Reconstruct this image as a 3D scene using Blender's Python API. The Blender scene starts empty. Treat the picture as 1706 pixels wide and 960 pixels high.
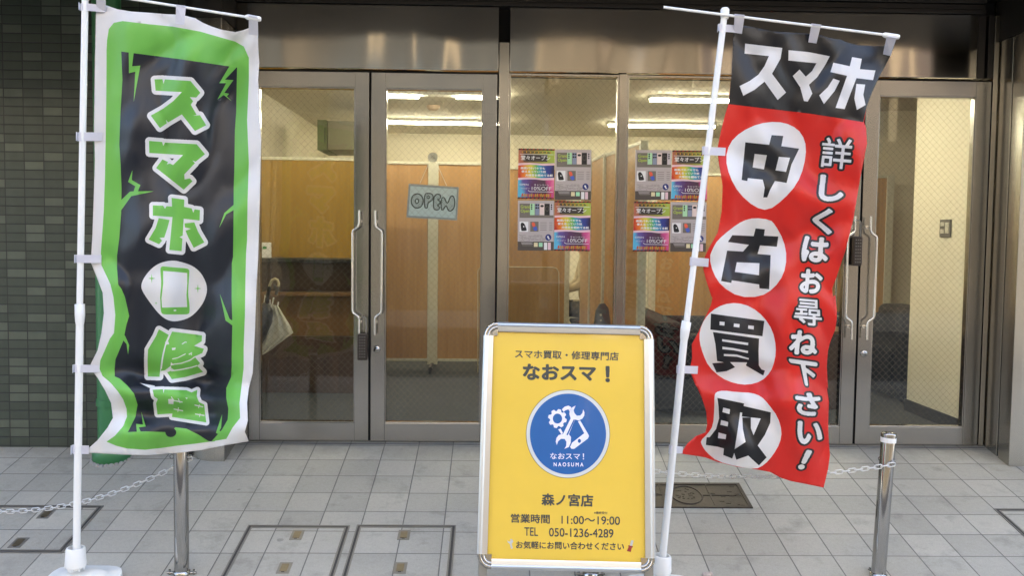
import bpy, bmesh, math, random
import numpy as np
from mathutils import Vector, Matrix, noise
from mathutils.geometry import tessellate_polygon
random.seed(4)
SC = bpy.context.scene
COL = SC.collection
R = math.radians

# ------------------------------------------------------------------ camera, sky, sun, exposure
FPX, CX, CY = 1450.0, 853.0, 480.0
_n = Vector(((543 - CX) / FPX, -(27480 - CY) / FPX, -1)).normalized()
_hx = (73000 - CX) / FPX
_xw = Vector((_hx, -(_n[0] * _hx - _n[2]) / _n[1], -1)).normalized()
_zw = -_n
_yw = _zw.cross(_xw)
CAMROT = Matrix((_xw, _yw, _zw))
CAMLOC = Vector((0, -5.03, 1.178))
cam = bpy.data.objects.new('camera', bpy.data.cameras.new('camera'))
COL.objects.link(cam)
cam.matrix_world = Matrix.Translation(CAMLOC) @ CAMROT.to_4x4()
cam.data.sensor_width = 36
cam.data.lens = 36 * FPX / 1706
cam.data.clip_start = 0.05
cam.data.clip_end = 400
SC.camera = cam

SUN_ELEV, SUN_ROT = 52, 18
world = bpy.data.worlds.new("World")
SC.world = world
world.use_nodes = True
wn = world.node_tree.nodes
sky = wn.new('ShaderNodeTexSky')
sky.sky_type = 'NISHITA'
sky.sun_disc = False
sky.sun_elevation = R(SUN_ELEV)
sky.sun_rotation = R(SUN_ROT)
sky.dust_density = 4
sky.air_density = .7
sky.ozone_density = .5
wn['Background'].inputs[1].default_value = 0.15
world.node_tree.links.new(sky.outputs[0], wn['Background'].inputs[0])
sun = bpy.data.objects.new('sun', bpy.data.lights.new('sun', 'SUN'))
COL.objects.link(sun)
sun.data.energy = 4.0
sun.data.angle = R(0.5)
sun.data.color = (1.0, 0.94, 0.85)
_sd = Vector((math.sin(R(SUN_ROT)) * math.cos(R(SUN_ELEV)), math.cos(R(SUN_ROT)) * math.cos(R(SUN_ELEV)), math.sin(R(SUN_ELEV))))
sun.rotation_euler = _sd.to_track_quat('Z', 'Y').to_euler()
SC.view_settings.view_transform = 'Standard'
SC.view_settings.look = 'None'
SC.view_settings.gamma = 1
SC.view_settings.use_curve_mapping = False
SC.view_settings.exposure = 3.0
SC.view_settings.use_white_balance = True
SC.view_settings.white_balance_temperature = 6800
SC.view_settings.white_balance_tint = 6
TUBE_STRENGTH = 15.5
SC.cycles.use_denoising = True
SC.cycles.max_bounces = 10
SC.cycles.transparent_max_bounces = 16
SC.cycles.caustics_reflective = False
SC.cycles.caustics_refractive = False
SC.cycles.sample_clamp_indirect = 6

# ------------------------------------------------------------------ pixel -> world helpers (photo pixels, 1706 wide)
SLOPE = 0.205
FLAT_Y = -2.2


def ray(px, py):
    return CAMROT @ Vector(((px - CX) / FPX, -(py - CY) / FPX, -1))


def at(px, py, Y):
    d = ray(px, py)
    return CAMLOC + d * ((Y - CAMLOC.y) / d.y)


def atx(px, py, X):
    d = ray(px, py)
    return CAMLOC + d * ((X - CAMLOC.x) / d.x)


def onp(px, py, P, N):
    d = ray(px, py)
    return CAMLOC + d * ((P - CAMLOC).dot(N) / d.dot(N))


def gp(px, py):
    d = ray(px, py)
    t = (SLOPE * CAMLOC.y - CAMLOC.z) / (d.z - SLOPE * d.y)
    return CAMLOC + d * t


def gz(y):
    return SLOPE * max(min(y, 0), FLAT_Y)


def crop(ox, oy, s):
    return lambda pts: [(ox + x / s, oy + y / s) for x, y in pts]


# ------------------------------------------------------------------ materials
def _nodes(name):
    m = bpy.data.materials.new(name)
    m.use_nodes = True
    nt = m.node_tree
    return m, nt, nt.nodes['Principled BSDF']


def N(nt, t, **kw):
    n = nt.nodes.new(t)
    for k, v in kw.items():
        if k.startswith('i_'):
            n.inputs[k[2:]].default_value = v
        else:
            setattr(n, k, v)
    return n


def M_(nt, op, a, b=None, c=None):
    n = nt.nodes.new('ShaderNodeMath')
    n.operation = op
    for i, v in enumerate((a, b, c)):
        if v is None:
            continue
        if isinstance(v, (int, float)):
            n.inputs[i].default_value = v
        else:
            nt.links.new(v, n.inputs[i])
    return n.outputs[0]


def mixc(nt, f, a, b):
    n = nt.nodes.new('ShaderNodeMix')
    n.data_type = 'RGBA'
    for i, v in ((0, f), (6, a), (7, b)):
        if isinstance(v, (int, float)):
            n.inputs[i].default_value = v
        elif isinstance(v, tuple):
            n.inputs[i].default_value = (*v[:3], 1)
        else:
            nt.links.new(v, n.inputs[i])
    return n.outputs[2]


def noise_tex(nt, scale, vec=None, detail=3, rough=.5):
    n = N(nt, 'ShaderNodeTexNoise')
    n.inputs['Scale'].default_value = scale
    n.inputs['Detail'].default_value = detail
    n.inputs['Roughness'].default_value = rough
    if vec is not None:
        nt.links.new(vec, n.inputs['Vector'])
    return n.outputs['Fac']


def pos_scaled(nt, s):
    g = N(nt, 'ShaderNodeNewGeometry')
    mp = N(nt, 'ShaderNodeMapping')
    mp.inputs['Scale'].default_value = s
    nt.links.new(g.outputs['Position'], mp.inputs['Vector'])
    return mp.outputs[0]


def bump(nt, h, strength, dist=.01):
    b = N(nt, 'ShaderNodeBump')
    b.inputs['Strength'].default_value = strength
    b.inputs['Distance'].default_value = dist
    nt.links.new(h, b.inputs['Height'])
    return b.outputs[0]


def mat(name, col, rough=.5, metal=0, var=.12, vs=6, bmp=0, bs=60, bd=.002, stretch=(1, 1, 1), spec=.5, coat=0):
    m, nt, p = _nodes(name)
    v = pos_scaled(nt, stretch)
    nz = noise_tex(nt, vs, v, 4, .6)
    k = M_(nt, 'ADD', M_(nt, 'MULTIPLY', nz, 2 * var), 1 - var)
    c = N(nt, 'ShaderNodeVectorMath', operation='SCALE')
    c.inputs[0].default_value = col
    nt.links.new(k, c.inputs['Scale'])
    nt.links.new(c.outputs[0], p.inputs['Base Color'])
    p.inputs['Roughness'].default_value = rough
    p.inputs['Metallic'].default_value = metal
    p.inputs['Specular IOR Level'].default_value = spec
    p.inputs['Coat Weight'].default_value = coat
    if bmp:
        nt.links.new(bump(nt, noise_tex(nt, bs, v, 3), bmp, bd), p.inputs['Normal'])
    return m


def steel(name, col, rough, wave=0.0, wscale=(3, 3, .5), brush=.12):
    m, nt, p = _nodes(name)
    p.inputs['Base Color'].default_value = (*col, 1)
    p.inputs['Metallic'].default_value = 1
    br = noise_tex(nt, 1, pos_scaled(nt, (25, 25, 700)), 2)
    sm = noise_tex(nt, 1, pos_scaled(nt, (3.5, 3.5, 1.1)), 2, .5)
    r = M_(nt, 'ADD', M_(nt, 'MULTIPLY', br, brush * .4), M_(nt, 'ADD', M_(nt, 'MULTIPLY', sm, .12), rough - .07))
    nt.links.new(r, p.inputs['Roughness'])
    if wave:
        w = noise_tex(nt, 1, pos_scaled(nt, wscale), 1)
        nt.links.new(bump(nt, w, 1, wave), p.inputs['Normal'])
    return m


def fabric(name, col, trans=.25, rough=.36):
    m, nt, p = _nodes(name)
    p.inputs['Base Color'].default_value = (*col, 1)
    p.inputs['Roughness'].default_value = rough
    p.inputs['Specular IOR Level'].default_value = .5
    p.inputs['Sheen Weight'].default_value = 0
    w = noise_tex(nt, 1, pos_scaled(nt, (9, 9, 5)), 3, .55)
    nt.links.new(bump(nt, w, .2, .02), p.inputs['Normal'])
    t = N(nt, 'ShaderNodeBsdfTranslucent')
    t.inputs['Color'].default_value = (*col, 1)
    mx = N(nt, 'ShaderNodeMixShader')
    mx.inputs[0].default_value = trans
    nt.links.new(p.outputs[0], mx.inputs[1])
    nt.links.new(t.outputs[0], mx.inputs[2])
    nt.links.new(mx.outputs[0], nt.nodes['Material Output'].inputs['Surface'])
    return m


def glass(name, wire):
    m, nt, p = _nodes(name)
    nt.nodes.remove(p)
    lw = N(nt, 'ShaderNodeLayerWeight')
    fac = M_(nt, 'ADD', M_(nt, 'MULTIPLY', M_(nt, 'POWER', lw.outputs['Facing'], 5), .9), .036)
    tr = N(nt, 'ShaderNodeBsdfTransparent')
    tr.inputs[0].default_value = (.93, .945, .92, 1)
    gl = N(nt, 'ShaderNodeBsdfGlossy')
    gl.inputs['Roughness'].default_value = 0.004
    mx = N(nt, 'ShaderNodeMixShader')
    nt.links.new(fac, mx.inputs[0])
    nt.links.new(tr.outputs[0], mx.inputs[1])
    nt.links.new(gl.outputs[0], mx.inputs[2])
    df = N(nt, 'ShaderNodeBsdfDiffuse')
    df.inputs[0].default_value = (.75, .74, .70, 1)
    sm = N(nt, 'ShaderNodeMapRange')
    sm.inputs['From Min'].default_value = .45
    sm.inputs['From Max'].default_value = .75
    sm.inputs['To Min'].default_value = .003
    sm.inputs['To Max'].default_value = .013
    nt.links.new(noise_tex(nt, 1, pos_scaled(nt, (5, 5, 2.2)), 5, .65), sm.inputs['Value'])
    m3 = N(nt, 'ShaderNodeMixShader')
    nt.links.new(sm.outputs[0], m3.inputs[0])
    nt.links.new(mx.outputs[0], m3.inputs[1])
    nt.links.new(df.outputs[0], m3.inputs[2])
    out = m3.outputs[0] if wire else mx.outputs[0]
    if wire:
        g = N(nt, 'ShaderNodeNewGeometry')
        s = N(nt, 'ShaderNodeSeparateXYZ')
        nt.links.new(g.outputs['Position'], s.inputs[0])
        x, z = s.outputs[0], s.outputs[2]
        msk = None
        for sg in ('ADD', 'SUBTRACT'):
            u = M_(nt, 'DIVIDE', M_(nt, sg, x, M_(nt, 'MULTIPLY', z, .95)), .0385)
            d = M_(nt, 'ABSOLUTE', M_(nt, 'SUBTRACT', M_(nt, 'FRACT', u), .5))
            k = M_(nt, 'LESS_THAN', d, .017)
            msk = k if msk is None else M_(nt, 'MAXIMUM', msk, k)
        wd = N(nt, 'ShaderNodeBsdfPrincipled')
        wd.inputs['Base Color'].default_value = (.22, .20, .15, 1)
        wd.inputs['Metallic'].default_value = .3
        wd.inputs['Roughness'].default_value = .45
        m2 = N(nt, 'ShaderNodeMixShader')
        nt.links.new(M_(nt, 'MULTIPLY', msk, .75), m2.inputs[0])
        nt.links.new(out, m2.inputs[1])
        nt.links.new(wd.outputs[0], m2.inputs[2])
        out = m2.outputs[0]
    nt.links.new(out, nt.nodes['Material Output'].inputs['Surface'])
    return m


def emit(name, col, s):
    m, nt, p = _nodes(name)
    p.inputs['Base Color'].default_value = (.8, .8, .8, 1)
    p.inputs['Emission Color'].default_value = (*col, 1)
    p.inputs['Emission Strength'].default_value = s
    return m


def wood(name, c1, c2, scale=1.0):
    m, nt, p = _nodes(name)
    v = pos_scaled(nt, (9 * scale, 9 * scale, .55 * scale))
    a = noise_tex(nt, 2.2, v, 6, .6)
    v2 = pos_scaled(nt, (150, 150, 5))
    b = noise_tex(nt, 1, v2, 2)
    f = M_(nt, 'ADD', M_(nt, 'MULTIPLY', a, .75), M_(nt, 'MULTIPLY', b, .25))
    f = M_(nt, 'MULTIPLY', M_(nt, 'SUBTRACT', f, .3), 2.4)
    n = N(nt, 'ShaderNodeClamp')
    nt.links.new(f, n.inputs[0])
    nt.links.new(mixc(nt, n.outputs[0], c1, c2), p.inputs['Base Color'])
    p.inputs['Roughness'].default_value = .42
    return m


def paver_mat():
    m, nt, p = _nodes('stone_paver')
    g = N(nt, 'ShaderNodeNewGeometry')
    s = N(nt, 'ShaderNodeSeparateXYZ')
    nt.links.new(g.outputs['Position'], s.inputs[0])
    u = M_(nt, 'DIVIDE', M_(nt, 'ADD', s.outputs[0], .23 + .198 * 60), .198)
    v = M_(nt, 'DIVIDE', M_(nt, 'ADD', s.outputs[1], .0485 + .186 * 60), .186)
    du = M_(nt, 'ABSOLUTE', M_(nt, 'SUBTRACT', M_(nt, 'FRACT', u), .5))
    dv = M_(nt, 'ABSOLUTE', M_(nt, 'SUBTRACT', M_(nt, 'FRACT', v), .5))
    d = M_(nt, 'MAXIMUM', du, dv)
    wob = M_(nt, 'MULTIPLY', noise_tex(nt, 30, None, 2), .006)
    d = M_(nt, 'ADD', d, wob)
    joint = N(nt, 'ShaderNodeMapRange')
    joint.inputs['From Min'].default_value = .486
    joint.inputs['From Max'].default_value = .4945
    nt.links.new(d, joint.inputs['Value'])
    cell = N(nt, 'ShaderNodeCombineXYZ')
    nt.links.new(M_(nt, 'FLOOR', u), cell.inputs[0])
    nt.links.new(M_(nt, 'FLOOR', v), cell.inputs[1])
    wn_ = N(nt, 'ShaderNodeTexWhiteNoise', noise_dimensions='2D')
    nt.links.new(cell.outputs[0], wn_.inputs['Vector'])
    tile = M_(nt, 'ADD', M_(nt, 'MULTIPLY', wn_.outputs['Value'], .20), .90)
    pv = g.outputs['Position']
    fine = noise_tex(nt, 210, pv, 4, .75)
    mid = noise_tex(nt, 55, pv, 3, .6)
    big = noise_tex(nt, 1.6, pv, 4, .6)
    k = M_(nt, 'ADD', M_(nt, 'MULTIPLY', fine, .62), M_(nt, 'ADD', M_(nt, 'MULTIPLY', mid, .22), M_(nt, 'MULTIPLY', big, .30)))
    k = M_(nt, 'MULTIPLY', M_(nt, 'ADD', k, .43), tile)
    c = N(nt, 'ShaderNodeVectorMath', operation='SCALE')
    c.inputs[0].default_value = (.425, .405, .35)
    nt.links.new(k, c.inputs['Scale'])
    # old stains and chewing-gum spots
    vo = N(nt, 'ShaderNodeTexVoronoi')
    vo.inputs['Scale'].default_value = 3.2
    nt.links.new(pv, vo.inputs['Vector'])
    gum = M_(nt, 'LESS_THAN', M_(nt, 'ADD', vo.outputs['Distance'], M_(nt, 'MULTIPLY', mid, .05)), .075)
    st = N(nt, 'ShaderNodeMapRange')
    st.inputs['From Min'].default_value = .55
    st.inputs['From Max'].default_value = .75
    st.inputs['To Max'].default_value = .38
    nt.links.new(noise_tex(nt, 7, pv, 5, .65), st.inputs['Value'])
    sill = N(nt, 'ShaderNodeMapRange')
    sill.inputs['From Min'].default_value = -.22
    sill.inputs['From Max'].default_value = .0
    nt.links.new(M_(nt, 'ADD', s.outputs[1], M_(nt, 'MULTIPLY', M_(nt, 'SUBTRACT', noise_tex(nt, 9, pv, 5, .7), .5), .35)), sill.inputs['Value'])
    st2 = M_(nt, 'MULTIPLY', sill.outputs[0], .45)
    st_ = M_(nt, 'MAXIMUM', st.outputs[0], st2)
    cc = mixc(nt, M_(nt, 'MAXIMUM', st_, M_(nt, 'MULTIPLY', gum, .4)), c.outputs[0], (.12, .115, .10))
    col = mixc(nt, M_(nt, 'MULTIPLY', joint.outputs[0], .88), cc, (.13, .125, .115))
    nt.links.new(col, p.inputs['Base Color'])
    p.inputs['Roughness'].default_value = .72
    p.inputs['Specular IOR Level'].default_value = .3
    h = M_(nt, 'SUBTRACT', M_(nt, 'MULTIPLY', fine, .25), joint.outputs[0])
    nt.links.new(bump(nt, h, .6, .003), p.inputs['Normal'])
    return m


def wall_tile_mat():
    m, nt, p = _nodes('green_glazed_tile')
    g = N(nt, 'ShaderNodeNewGeometry')
    s = N(nt, 'ShaderNodeSeparateXYZ')
    nt.links.new(g.outputs['Position'], s.inputs[0])
    PX, PZ = .1075, .0502
    u = M_(nt, 'DIVIDE', M_(nt, 'ADD', s.outputs[0], 2.625 + PX * 90), PX)
    v = M_(nt, 'DIVIDE', M_(nt, 'ADD', s.outputs[2], .012 + PZ * 20), PZ)
    du = M_(nt, 'MULTIPLY', M_(nt, 'SUBTRACT', .5, M_(nt, 'ABSOLUTE', M_(nt, 'SUBTRACT', M_(nt, 'FRACT', u), .5))), PX)
    dv = M_(nt, 'MULTIPLY', M_(nt, 'SUBTRACT', .5, M_(nt, 'ABSOLUTE', M_(nt, 'SUBTRACT', M_(nt, 'FRACT', v), .5))), PZ)
    d = M_(nt, 'MINIMUM', du, dv)
    j = N(nt, 'ShaderNodeMapRange')
    j.inputs['From Min'].default_value = .0022
    j.inputs['From Max'].default_value = .0036
    nt.links.new(d, j.inputs['Value'])
    cell = N(nt, 'ShaderNodeCombineXYZ')
    nt.links.new(M_(nt, 'FLOOR', u), cell.inputs[0])
    nt.links.new(M_(nt, 'FLOOR', v), cell.inputs[1])
    wn_ = N(nt, 'ShaderNodeTexWhiteNoise', noise_dimensions='2D')
    nt.links.new(cell.outputs[0], wn_.inputs['Vector'])
    lite = M_(nt, 'GREATER_THAN', wn_.outputs['Value'], .76)
    ba = mixc(nt, lite, (.050, .064, .047), (.084, .100, .074))
    k = M_(nt, 'ADD', M_(nt, 'MULTIPLY', wn_.outputs['Value'], .22), M_(nt, 'ADD', .46, M_(nt, 'ADD', M_(nt, 'MULTIPLY', noise_tex(nt, 1, pos_scaled(nt, (9, 9, .8)), 4), .5), M_(nt, 'MULTIPLY', noise_tex(nt, 18, g.outputs['Position'], 4), .36))))
    c = N(nt, 'ShaderNodeVectorMath', operation='SCALE')
    nt.links.new(ba, c.inputs[0])
    nt.links.new(k, c.inputs['Scale'])
    nt.links.new(mixc(nt, j.outputs[0], (.018, .019, .018), c.outputs[0]), p.inputs['Base Color'])
    p.inputs['Roughness'].default_value = .42
    h = M_(nt, 'ADD', M_(nt, 'MULTIPLY', j.outputs[0], 1), M_(nt, 'MULTIPLY', wn_.outputs['Value'], .4))
    nt.links.new(bump(nt, h, .5, .003), p.inputs['Normal'])
    return m


def facade_mat(name, wall, win, pw, ph):
    """street fronts: window openings, floor tones and piers shaped for reflections, pale top added as bounce light"""
    m, nt, p = _nodes(name)
    g = N(nt, 'ShaderNodeNewGeometry')
    s = N(nt, 'ShaderNodeSeparateXYZ')
    nt.links.new(g.outputs['Position'], s.inputs[0])
    du = M_(nt, 'ABSOLUTE', M_(nt, 'SUBTRACT', M_(nt, 'FRACT', M_(nt, 'DIVIDE', M_(nt, 'ADD', s.outputs[0], 300), pw)), .5))
    dv = M_(nt, 'ABSOLUTE', M_(nt, 'SUBTRACT', M_(nt, 'FRACT', M_(nt, 'DIVIDE', M_(nt, 'ADD', s.outputs[2], 30), ph)), .5))
    k = M_(nt, 'MULTIPLY', M_(nt, 'LESS_THAN', du, .3), M_(nt, 'LESS_THAN', dv, .27))
    cb = N(nt, 'ShaderNodeCombineXYZ')
    nt.links.new(s.outputs[0], cb.inputs[0])
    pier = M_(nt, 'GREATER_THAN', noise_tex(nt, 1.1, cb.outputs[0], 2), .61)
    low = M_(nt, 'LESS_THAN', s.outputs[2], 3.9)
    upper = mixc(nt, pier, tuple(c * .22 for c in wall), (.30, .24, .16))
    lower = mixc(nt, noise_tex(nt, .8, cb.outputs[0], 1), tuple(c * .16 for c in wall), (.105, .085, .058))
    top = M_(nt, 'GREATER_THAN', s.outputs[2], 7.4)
    upper = mixc(nt, top, upper, (.56, .50, .42))  # pale top storeys added to bounce warm fill onto the banners
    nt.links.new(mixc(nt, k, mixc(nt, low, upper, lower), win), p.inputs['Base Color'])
    nt.links.new(M_(nt, 'SUBTRACT', .8, M_(nt, 'MULTIPLY', k, .7)), p.inputs['Roughness'])
    return m


def rainbow_mat(name, stops, axis=0):
    """printed colour run across a poster (object-space ramp)"""
    m, nt, p = _nodes(name)
    tc = N(nt, 'ShaderNodeTexCoord')
    s = N(nt, 'ShaderNodeSeparateXYZ')
    nt.links.new(tc.outputs['Object'], s.inputs[0])
    nz = noise_tex(nt, 25, tc.outputs['Object'], 2)
    f = M_(nt, 'ADD', M_(nt, 'DIVIDE', s.outputs[0], .2095), M_(nt, 'ADD', M_(nt, 'MULTIPLY', s.outputs[2], .9), M_(nt, 'MULTIPLY', nz, .25)))
    f = M_(nt, 'SUBTRACT', f, -.02)
    r = N(nt, 'ShaderNodeValToRGB')
    el = r.color_ramp.elements
    while len(el) < len(stops):
        el.new(.5)
    for e, (q, c) in zip(el, stops):
        e.position = q
        e.color = (*[min(.9, v * 1.1) for v in c], 1)
    nt.links.new(f, r.inputs[0])
    nt.links.new(r.outputs[0], p.inputs['Base Color'])
    p.inputs['Roughness'].default_value = .45
    return m


def _inside(p, l):
    x, y = p
    c = False
    for (x0, y0), (x1, y1) in zip(l, l[1:] + l[:1]):
        if (y0 > y) != (y1 > y) and x < x0 + (y - y0) / (y1 - y0) * (x1 - x0):
            c = not c
    return c


def groups(loops):
    """sort loops into [outer, hole, hole...] sets"""
    if len(loops) < 2:
        return [loops]
    def area(l):
        return abs(sum(a[0] * b[1] - b[0] * a[1] for a, b in zip(l, l[1:] + l[:1])))
    order = sorted(loops, key=area, reverse=True)
    out = []
    info = []
    for i, l in enumerate(order):
        cont = [j for j in range(i) if _inside(l[0], order[j])]
        if len(cont) % 2 == 0:
            info.append((i, len(out)))
            out.append([l])
        else:
            par = max(j for j in cont if any(k == j for k, _ in info))
            out[dict(info)[par]].append(l)
    return out


# ------------------------------------------------------------------ mesh builder
class MB:
    def __init__(s):
        s.v, s.f, s.mi, s.sm = [], [], [], []

    def add(s, vs, fs, mi=0, smooth=False):
        o = len(s.v)
        s.v += [tuple(v) for v in vs]
        for f in fs:
            s.f.append(tuple(o + i for i in f))
            s.mi.append(mi)
            s.sm.append(smooth)

    def box(s, x0, x1, y0, y1, z0, z1, mi=0, T=None):
        vs = [Vector((x, y, z)) for z in (z0, z1) for y in (y0, y1) for x in (x0, x1)]
        if T is not None:
            vs = [T @ v for v in vs]
        s.add(vs, [(0, 2, 3, 1), (4, 5, 7, 6), (0, 1, 5, 4), (2, 6, 7, 3), (0, 4, 6, 2), (1, 3, 7, 5)], mi)

    def tube(s, pts, r, n=12, mi=0, closed=False, cap=True):
        pts = [Vector(p) for p in pts]
        rs = r if isinstance(r, (list, tuple)) else [r] * len(pts)
        k = len(pts)
        rings = []
        up = None
        for i, p in enumerate(pts):
            a = pts[(i - 1) % k] if (i or closed) else p
            b = pts[(i + 1) % k] if (i < k - 1 or closed) else p
            t = (b - a).normalized()
            if up is None:
                up = t.orthogonal().normalized()
            up = (up - t * up.dot(t)).normalized()
            w = t.cross(up)
            rings.append([p + (up * math.cos(2 * math.pi * j / n) + w * math.sin(2 * math.pi * j / n)) * rs[i] for j in range(n)])
        vs = [v for rg in rings for v in rg]
        fs = []
        for i in range(k if closed else k - 1):
            for j in range(n):
                a, b = i * n + j, i * n + (j + 1) % n
                c, d = ((i + 1) % k) * n + (j + 1) % n, ((i + 1) % k) * n + j
                fs.append((a, b, c, d))
        s.add(vs, fs, mi, True)
        if cap and not closed:
            s.add(rings[0], [tuple(reversed(range(n)))], mi)
            s.add(rings[-1], [tuple(range(n))], mi)

    def lathe(s, prof, T, n=24, mi=0, smooth=True):
        """prof: (r, z) list turned about local z, placed by matrix T"""
        vs, fs = [], []
        for r, z in prof:
            for j in range(n):
                a = 2 * math.pi * j / n
                vs.append(T @ Vector((r * math.cos(a), r * math.sin(a), z)))
        for i in range(len(prof) - 1):
            for j in range(n):
                fs.append((i * n + j, i * n + (j + 1) % n, (i + 1) * n + (j + 1) % n, (i + 1) * n + j))
        s.add(vs, fs, mi, smooth)

    def prism(s, poly, f0, f1, mi=0, smooth=False):
        """poly in 2D, f0/f1 map (u,v) to the two end positions"""
        k = len(poly)
        a = [f0(u, v) for u, v in poly]
        b = [f1(u, v) for u, v in poly]
        tri = tessellate_polygon([[Vector((u, v, 0)) for u, v in poly]])
        s.add(a, tri, mi)
        s.add(b, [t[::-1] for t in tri], mi)
        s.add(a + b, [(i, (i + 1) % k, k + (i + 1) % k, k + i) for i in range(k)], mi, smooth)

    def flat(s, loops, fn, mi=0):
        """filled 2D shape (loops, even-odd) mapped by fn(u, v)"""
        for g in groups(loops):
            ls = [[Vector((u, v, 0)) for u, v in l] for l in g]
            s.add([fn(u, v) for l in g for u, v in l], tessellate_polygon(ls), mi)

    def build(s, name, mats, parent=None, bevel=0, loc=None, seg=2):
        me = bpy.data.meshes.new(name)
        off = Vector(loc) if loc is not None else Vector((0, 0, 0))
        me.from_pydata([Vector(v) - off for v in s.v], [], s.f)
        mats = mats if isinstance(mats, (list, tuple)) else [mats]
        for m in mats:
            me.materials.append(m)
        me.polygons.foreach_set('material_index', s.mi)
        me.polygons.foreach_set('use_smooth', s.sm)
        bm = bmesh.new()
        bm.from_mesh(me)
        bmesh.ops.recalc_face_normals(bm, faces=bm.faces)
        bm.to_mesh(me)
        bm.free()
        o = bpy.data.objects.new(name, me)
        COL.objects.link(o)
        o.location = off
        if bevel:
            b = o.modifiers.new('bevel', 'BEVEL')
            b.width = bevel
            b.segments = seg
            b.limit_method = 'ANGLE'
            b.angle_limit = R(40)
        if parent is not None:
            o.parent = parent
            bpy.context.view_layer.update()
            o.matrix_parent_inverse = parent.matrix_world.inverted()
        return o


def tag(o, label=None, cat=None, group=None, kind=None):
    if label: o['label'] = label
    if cat: o['category'] = cat
    if group: o['group'] = group
    if kind: o['kind'] = kind
    return o


def thing(name, loc, label, cat, group=None):
    o = bpy.data.objects.new(name, None)
    COL.objects.link(o)
    o.location = loc
    o.empty_display_size = .1
    bpy.context.view_layer.update()
    return tag(o, label, cat, group)


def copy_tree(o, delta, label):
    def rec(s, p):
        c = s.copy()
        COL.objects.link(c)
        if p is not None:
            c.parent = p
        for ch in s.children:
            rec(ch, c)
        return c
    r = rec(o, None)
    r.location = o.location + Vector(delta)
    r['label'] = label
    return r


# ------------------------------------------------------------------ lettering: font or strokes -> mask -> thicken -> outline loops
def dilate(m, r):
    if r < .5:
        return m
    out = m.copy()
    k = int(math.ceil(r))
    for dy in range(-k, k + 1):
        w = r * r - dy * dy
        if w < 0:
            continue
        w = int(math.sqrt(w))
        c = np.cumsum(np.pad(m.astype(np.int32), ((0, 0), (w + 1, w))), axis=1)
        h = (c[:, 2 * w + 1:] - c[:, :-(2 * w + 1)]) > 0
        if dy > 0: out[dy:] |= h[:-dy]
        elif dy < 0: out[:dy] |= h[-dy:]
        else: out |= h
    return out


def blur(f, n=2):
    for _ in range(n):
        p = np.pad(f, 1)
        f = (p[:-2, 1:-1] + 2 * p[1:-1, 1:-1] + p[2:, 1:-1]) / 4
        p = np.pad(f, 1)
        f = (p[1:-1, :-2] + 2 * p[1:-1, 1:-1] + p[1:-1, 2:]) / 4
    return f


def rdp(p, tol):
    if len(p) < 4:
        return p
    P = np.array(p)
    keep = np.zeros(len(p), bool)
    h = len(p) // 2
    keep[[0, h, len(p) - 1]] = True
    st = [(0, h), (h, len(p) - 1)]
    while st:
        a, b = st.pop()
        if b - a < 2:
            continue
        d = P[b] - P[a]
        L = math.hypot(*d)
        q = P[a + 1:b] - P[a]
        e = np.abs(q[:, 0] * d[1] - q[:, 1] * d[0]) / L if L > 1e-9 else np.hypot(q[:, 0], q[:, 1])
        i = int(e.argmax())
        if e[i] > tol:
            keep[a + 1 + i] = True
            st += [(a, a + 1 + i), (a + 1 + i, b)]
    return [tuple(x) for x in P[keep]]


def contour(f, tol=.3):
    f = np.pad(f, 1)
    b = f > .5
    code = b[:-1, :-1] * 1 + b[:-1, 1:] * 2 + b[1:, 1:] * 4 + b[1:, :-1] * 8
    SEG = {1: 'LT', 2: 'TR', 3: 'LR', 4: 'RB', 5: 'LTRB', 6: 'TB', 7: 'LB', 8: 'BL', 9: 'TB', 10: 'TRBL', 11: 'RB', 12: 'LR', 13: 'TR', 14: 'LT'}
    adj = {}
    for i, j in np.argwhere((code > 0) & (code < 15)):
        i, j = int(i), int(j)
        E = {'T': (0, i, j), 'B': (0, i + 1, j), 'L': (1, i, j), 'R': (1, i, j + 1)}
        sg = SEG[int(code[i, j])]
        for q in range(0, len(sg), 2):
            a, c = E[sg[q]], E[sg[q + 1]]
            adj.setdefault(a, []).append(c)
            adj.setdefault(c, []).append(a)

    def pt(e):
        t, i, j = e
        if t == 0:
            a, c = f[i, j], f[i, j + 1]
            return (j + (.5 - a) / (c - a) - .5, i - .5)
        a, c = f[i, j], f[i + 1, j]
        return (j - .5, i + (.5 - a) / (c - a) - .5)
    loops, seen = [], set()
    for s0 in adj:
        if s0 in seen:
            continue
        lp, prev, cur = [], None, s0
        while cur not in seen:
            seen.add(cur)
            lp.append(pt(cur))
            nx = [q for q in adj[cur] if q != prev and q not in seen]
            if not nx:
                break
            prev, cur = cur, nx[0]
        if len(lp) > 5:
            sp = rdp(lp + [lp[0]], tol)[:-1]
            if len(sp) >= 3:
                loops.append(sp)
    return loops


def fill_mask(loops, W, H):
    """even-odd scan fill; loops in cell units"""
    m = np.zeros((H, W + 1), np.int32)
    for l in loops:
        for (x0, y0), (x1, y1) in zip(l, l[1:] + l[:1]):
            if y0 == y1:
                continue
            if y0 > y1:
                x0, y0, x1, y1 = x1, y1, x0, y0
            rows = np.arange(max(0, math.ceil(y0 - .5)), min(H - 1, math.ceil(y1 - .5) - 1) + 1)
            if len(rows) == 0:
                continue
            xs = x0 + (rows + .5 - y0) / (y1 - y0) * (x1 - x0)
            np.add.at(m, (rows, np.clip(np.ceil(xs - .5).astype(int), 0, W)), 1)
    return (np.cumsum(m, axis=1)[:, :W] % 2).astype(bool)


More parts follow.
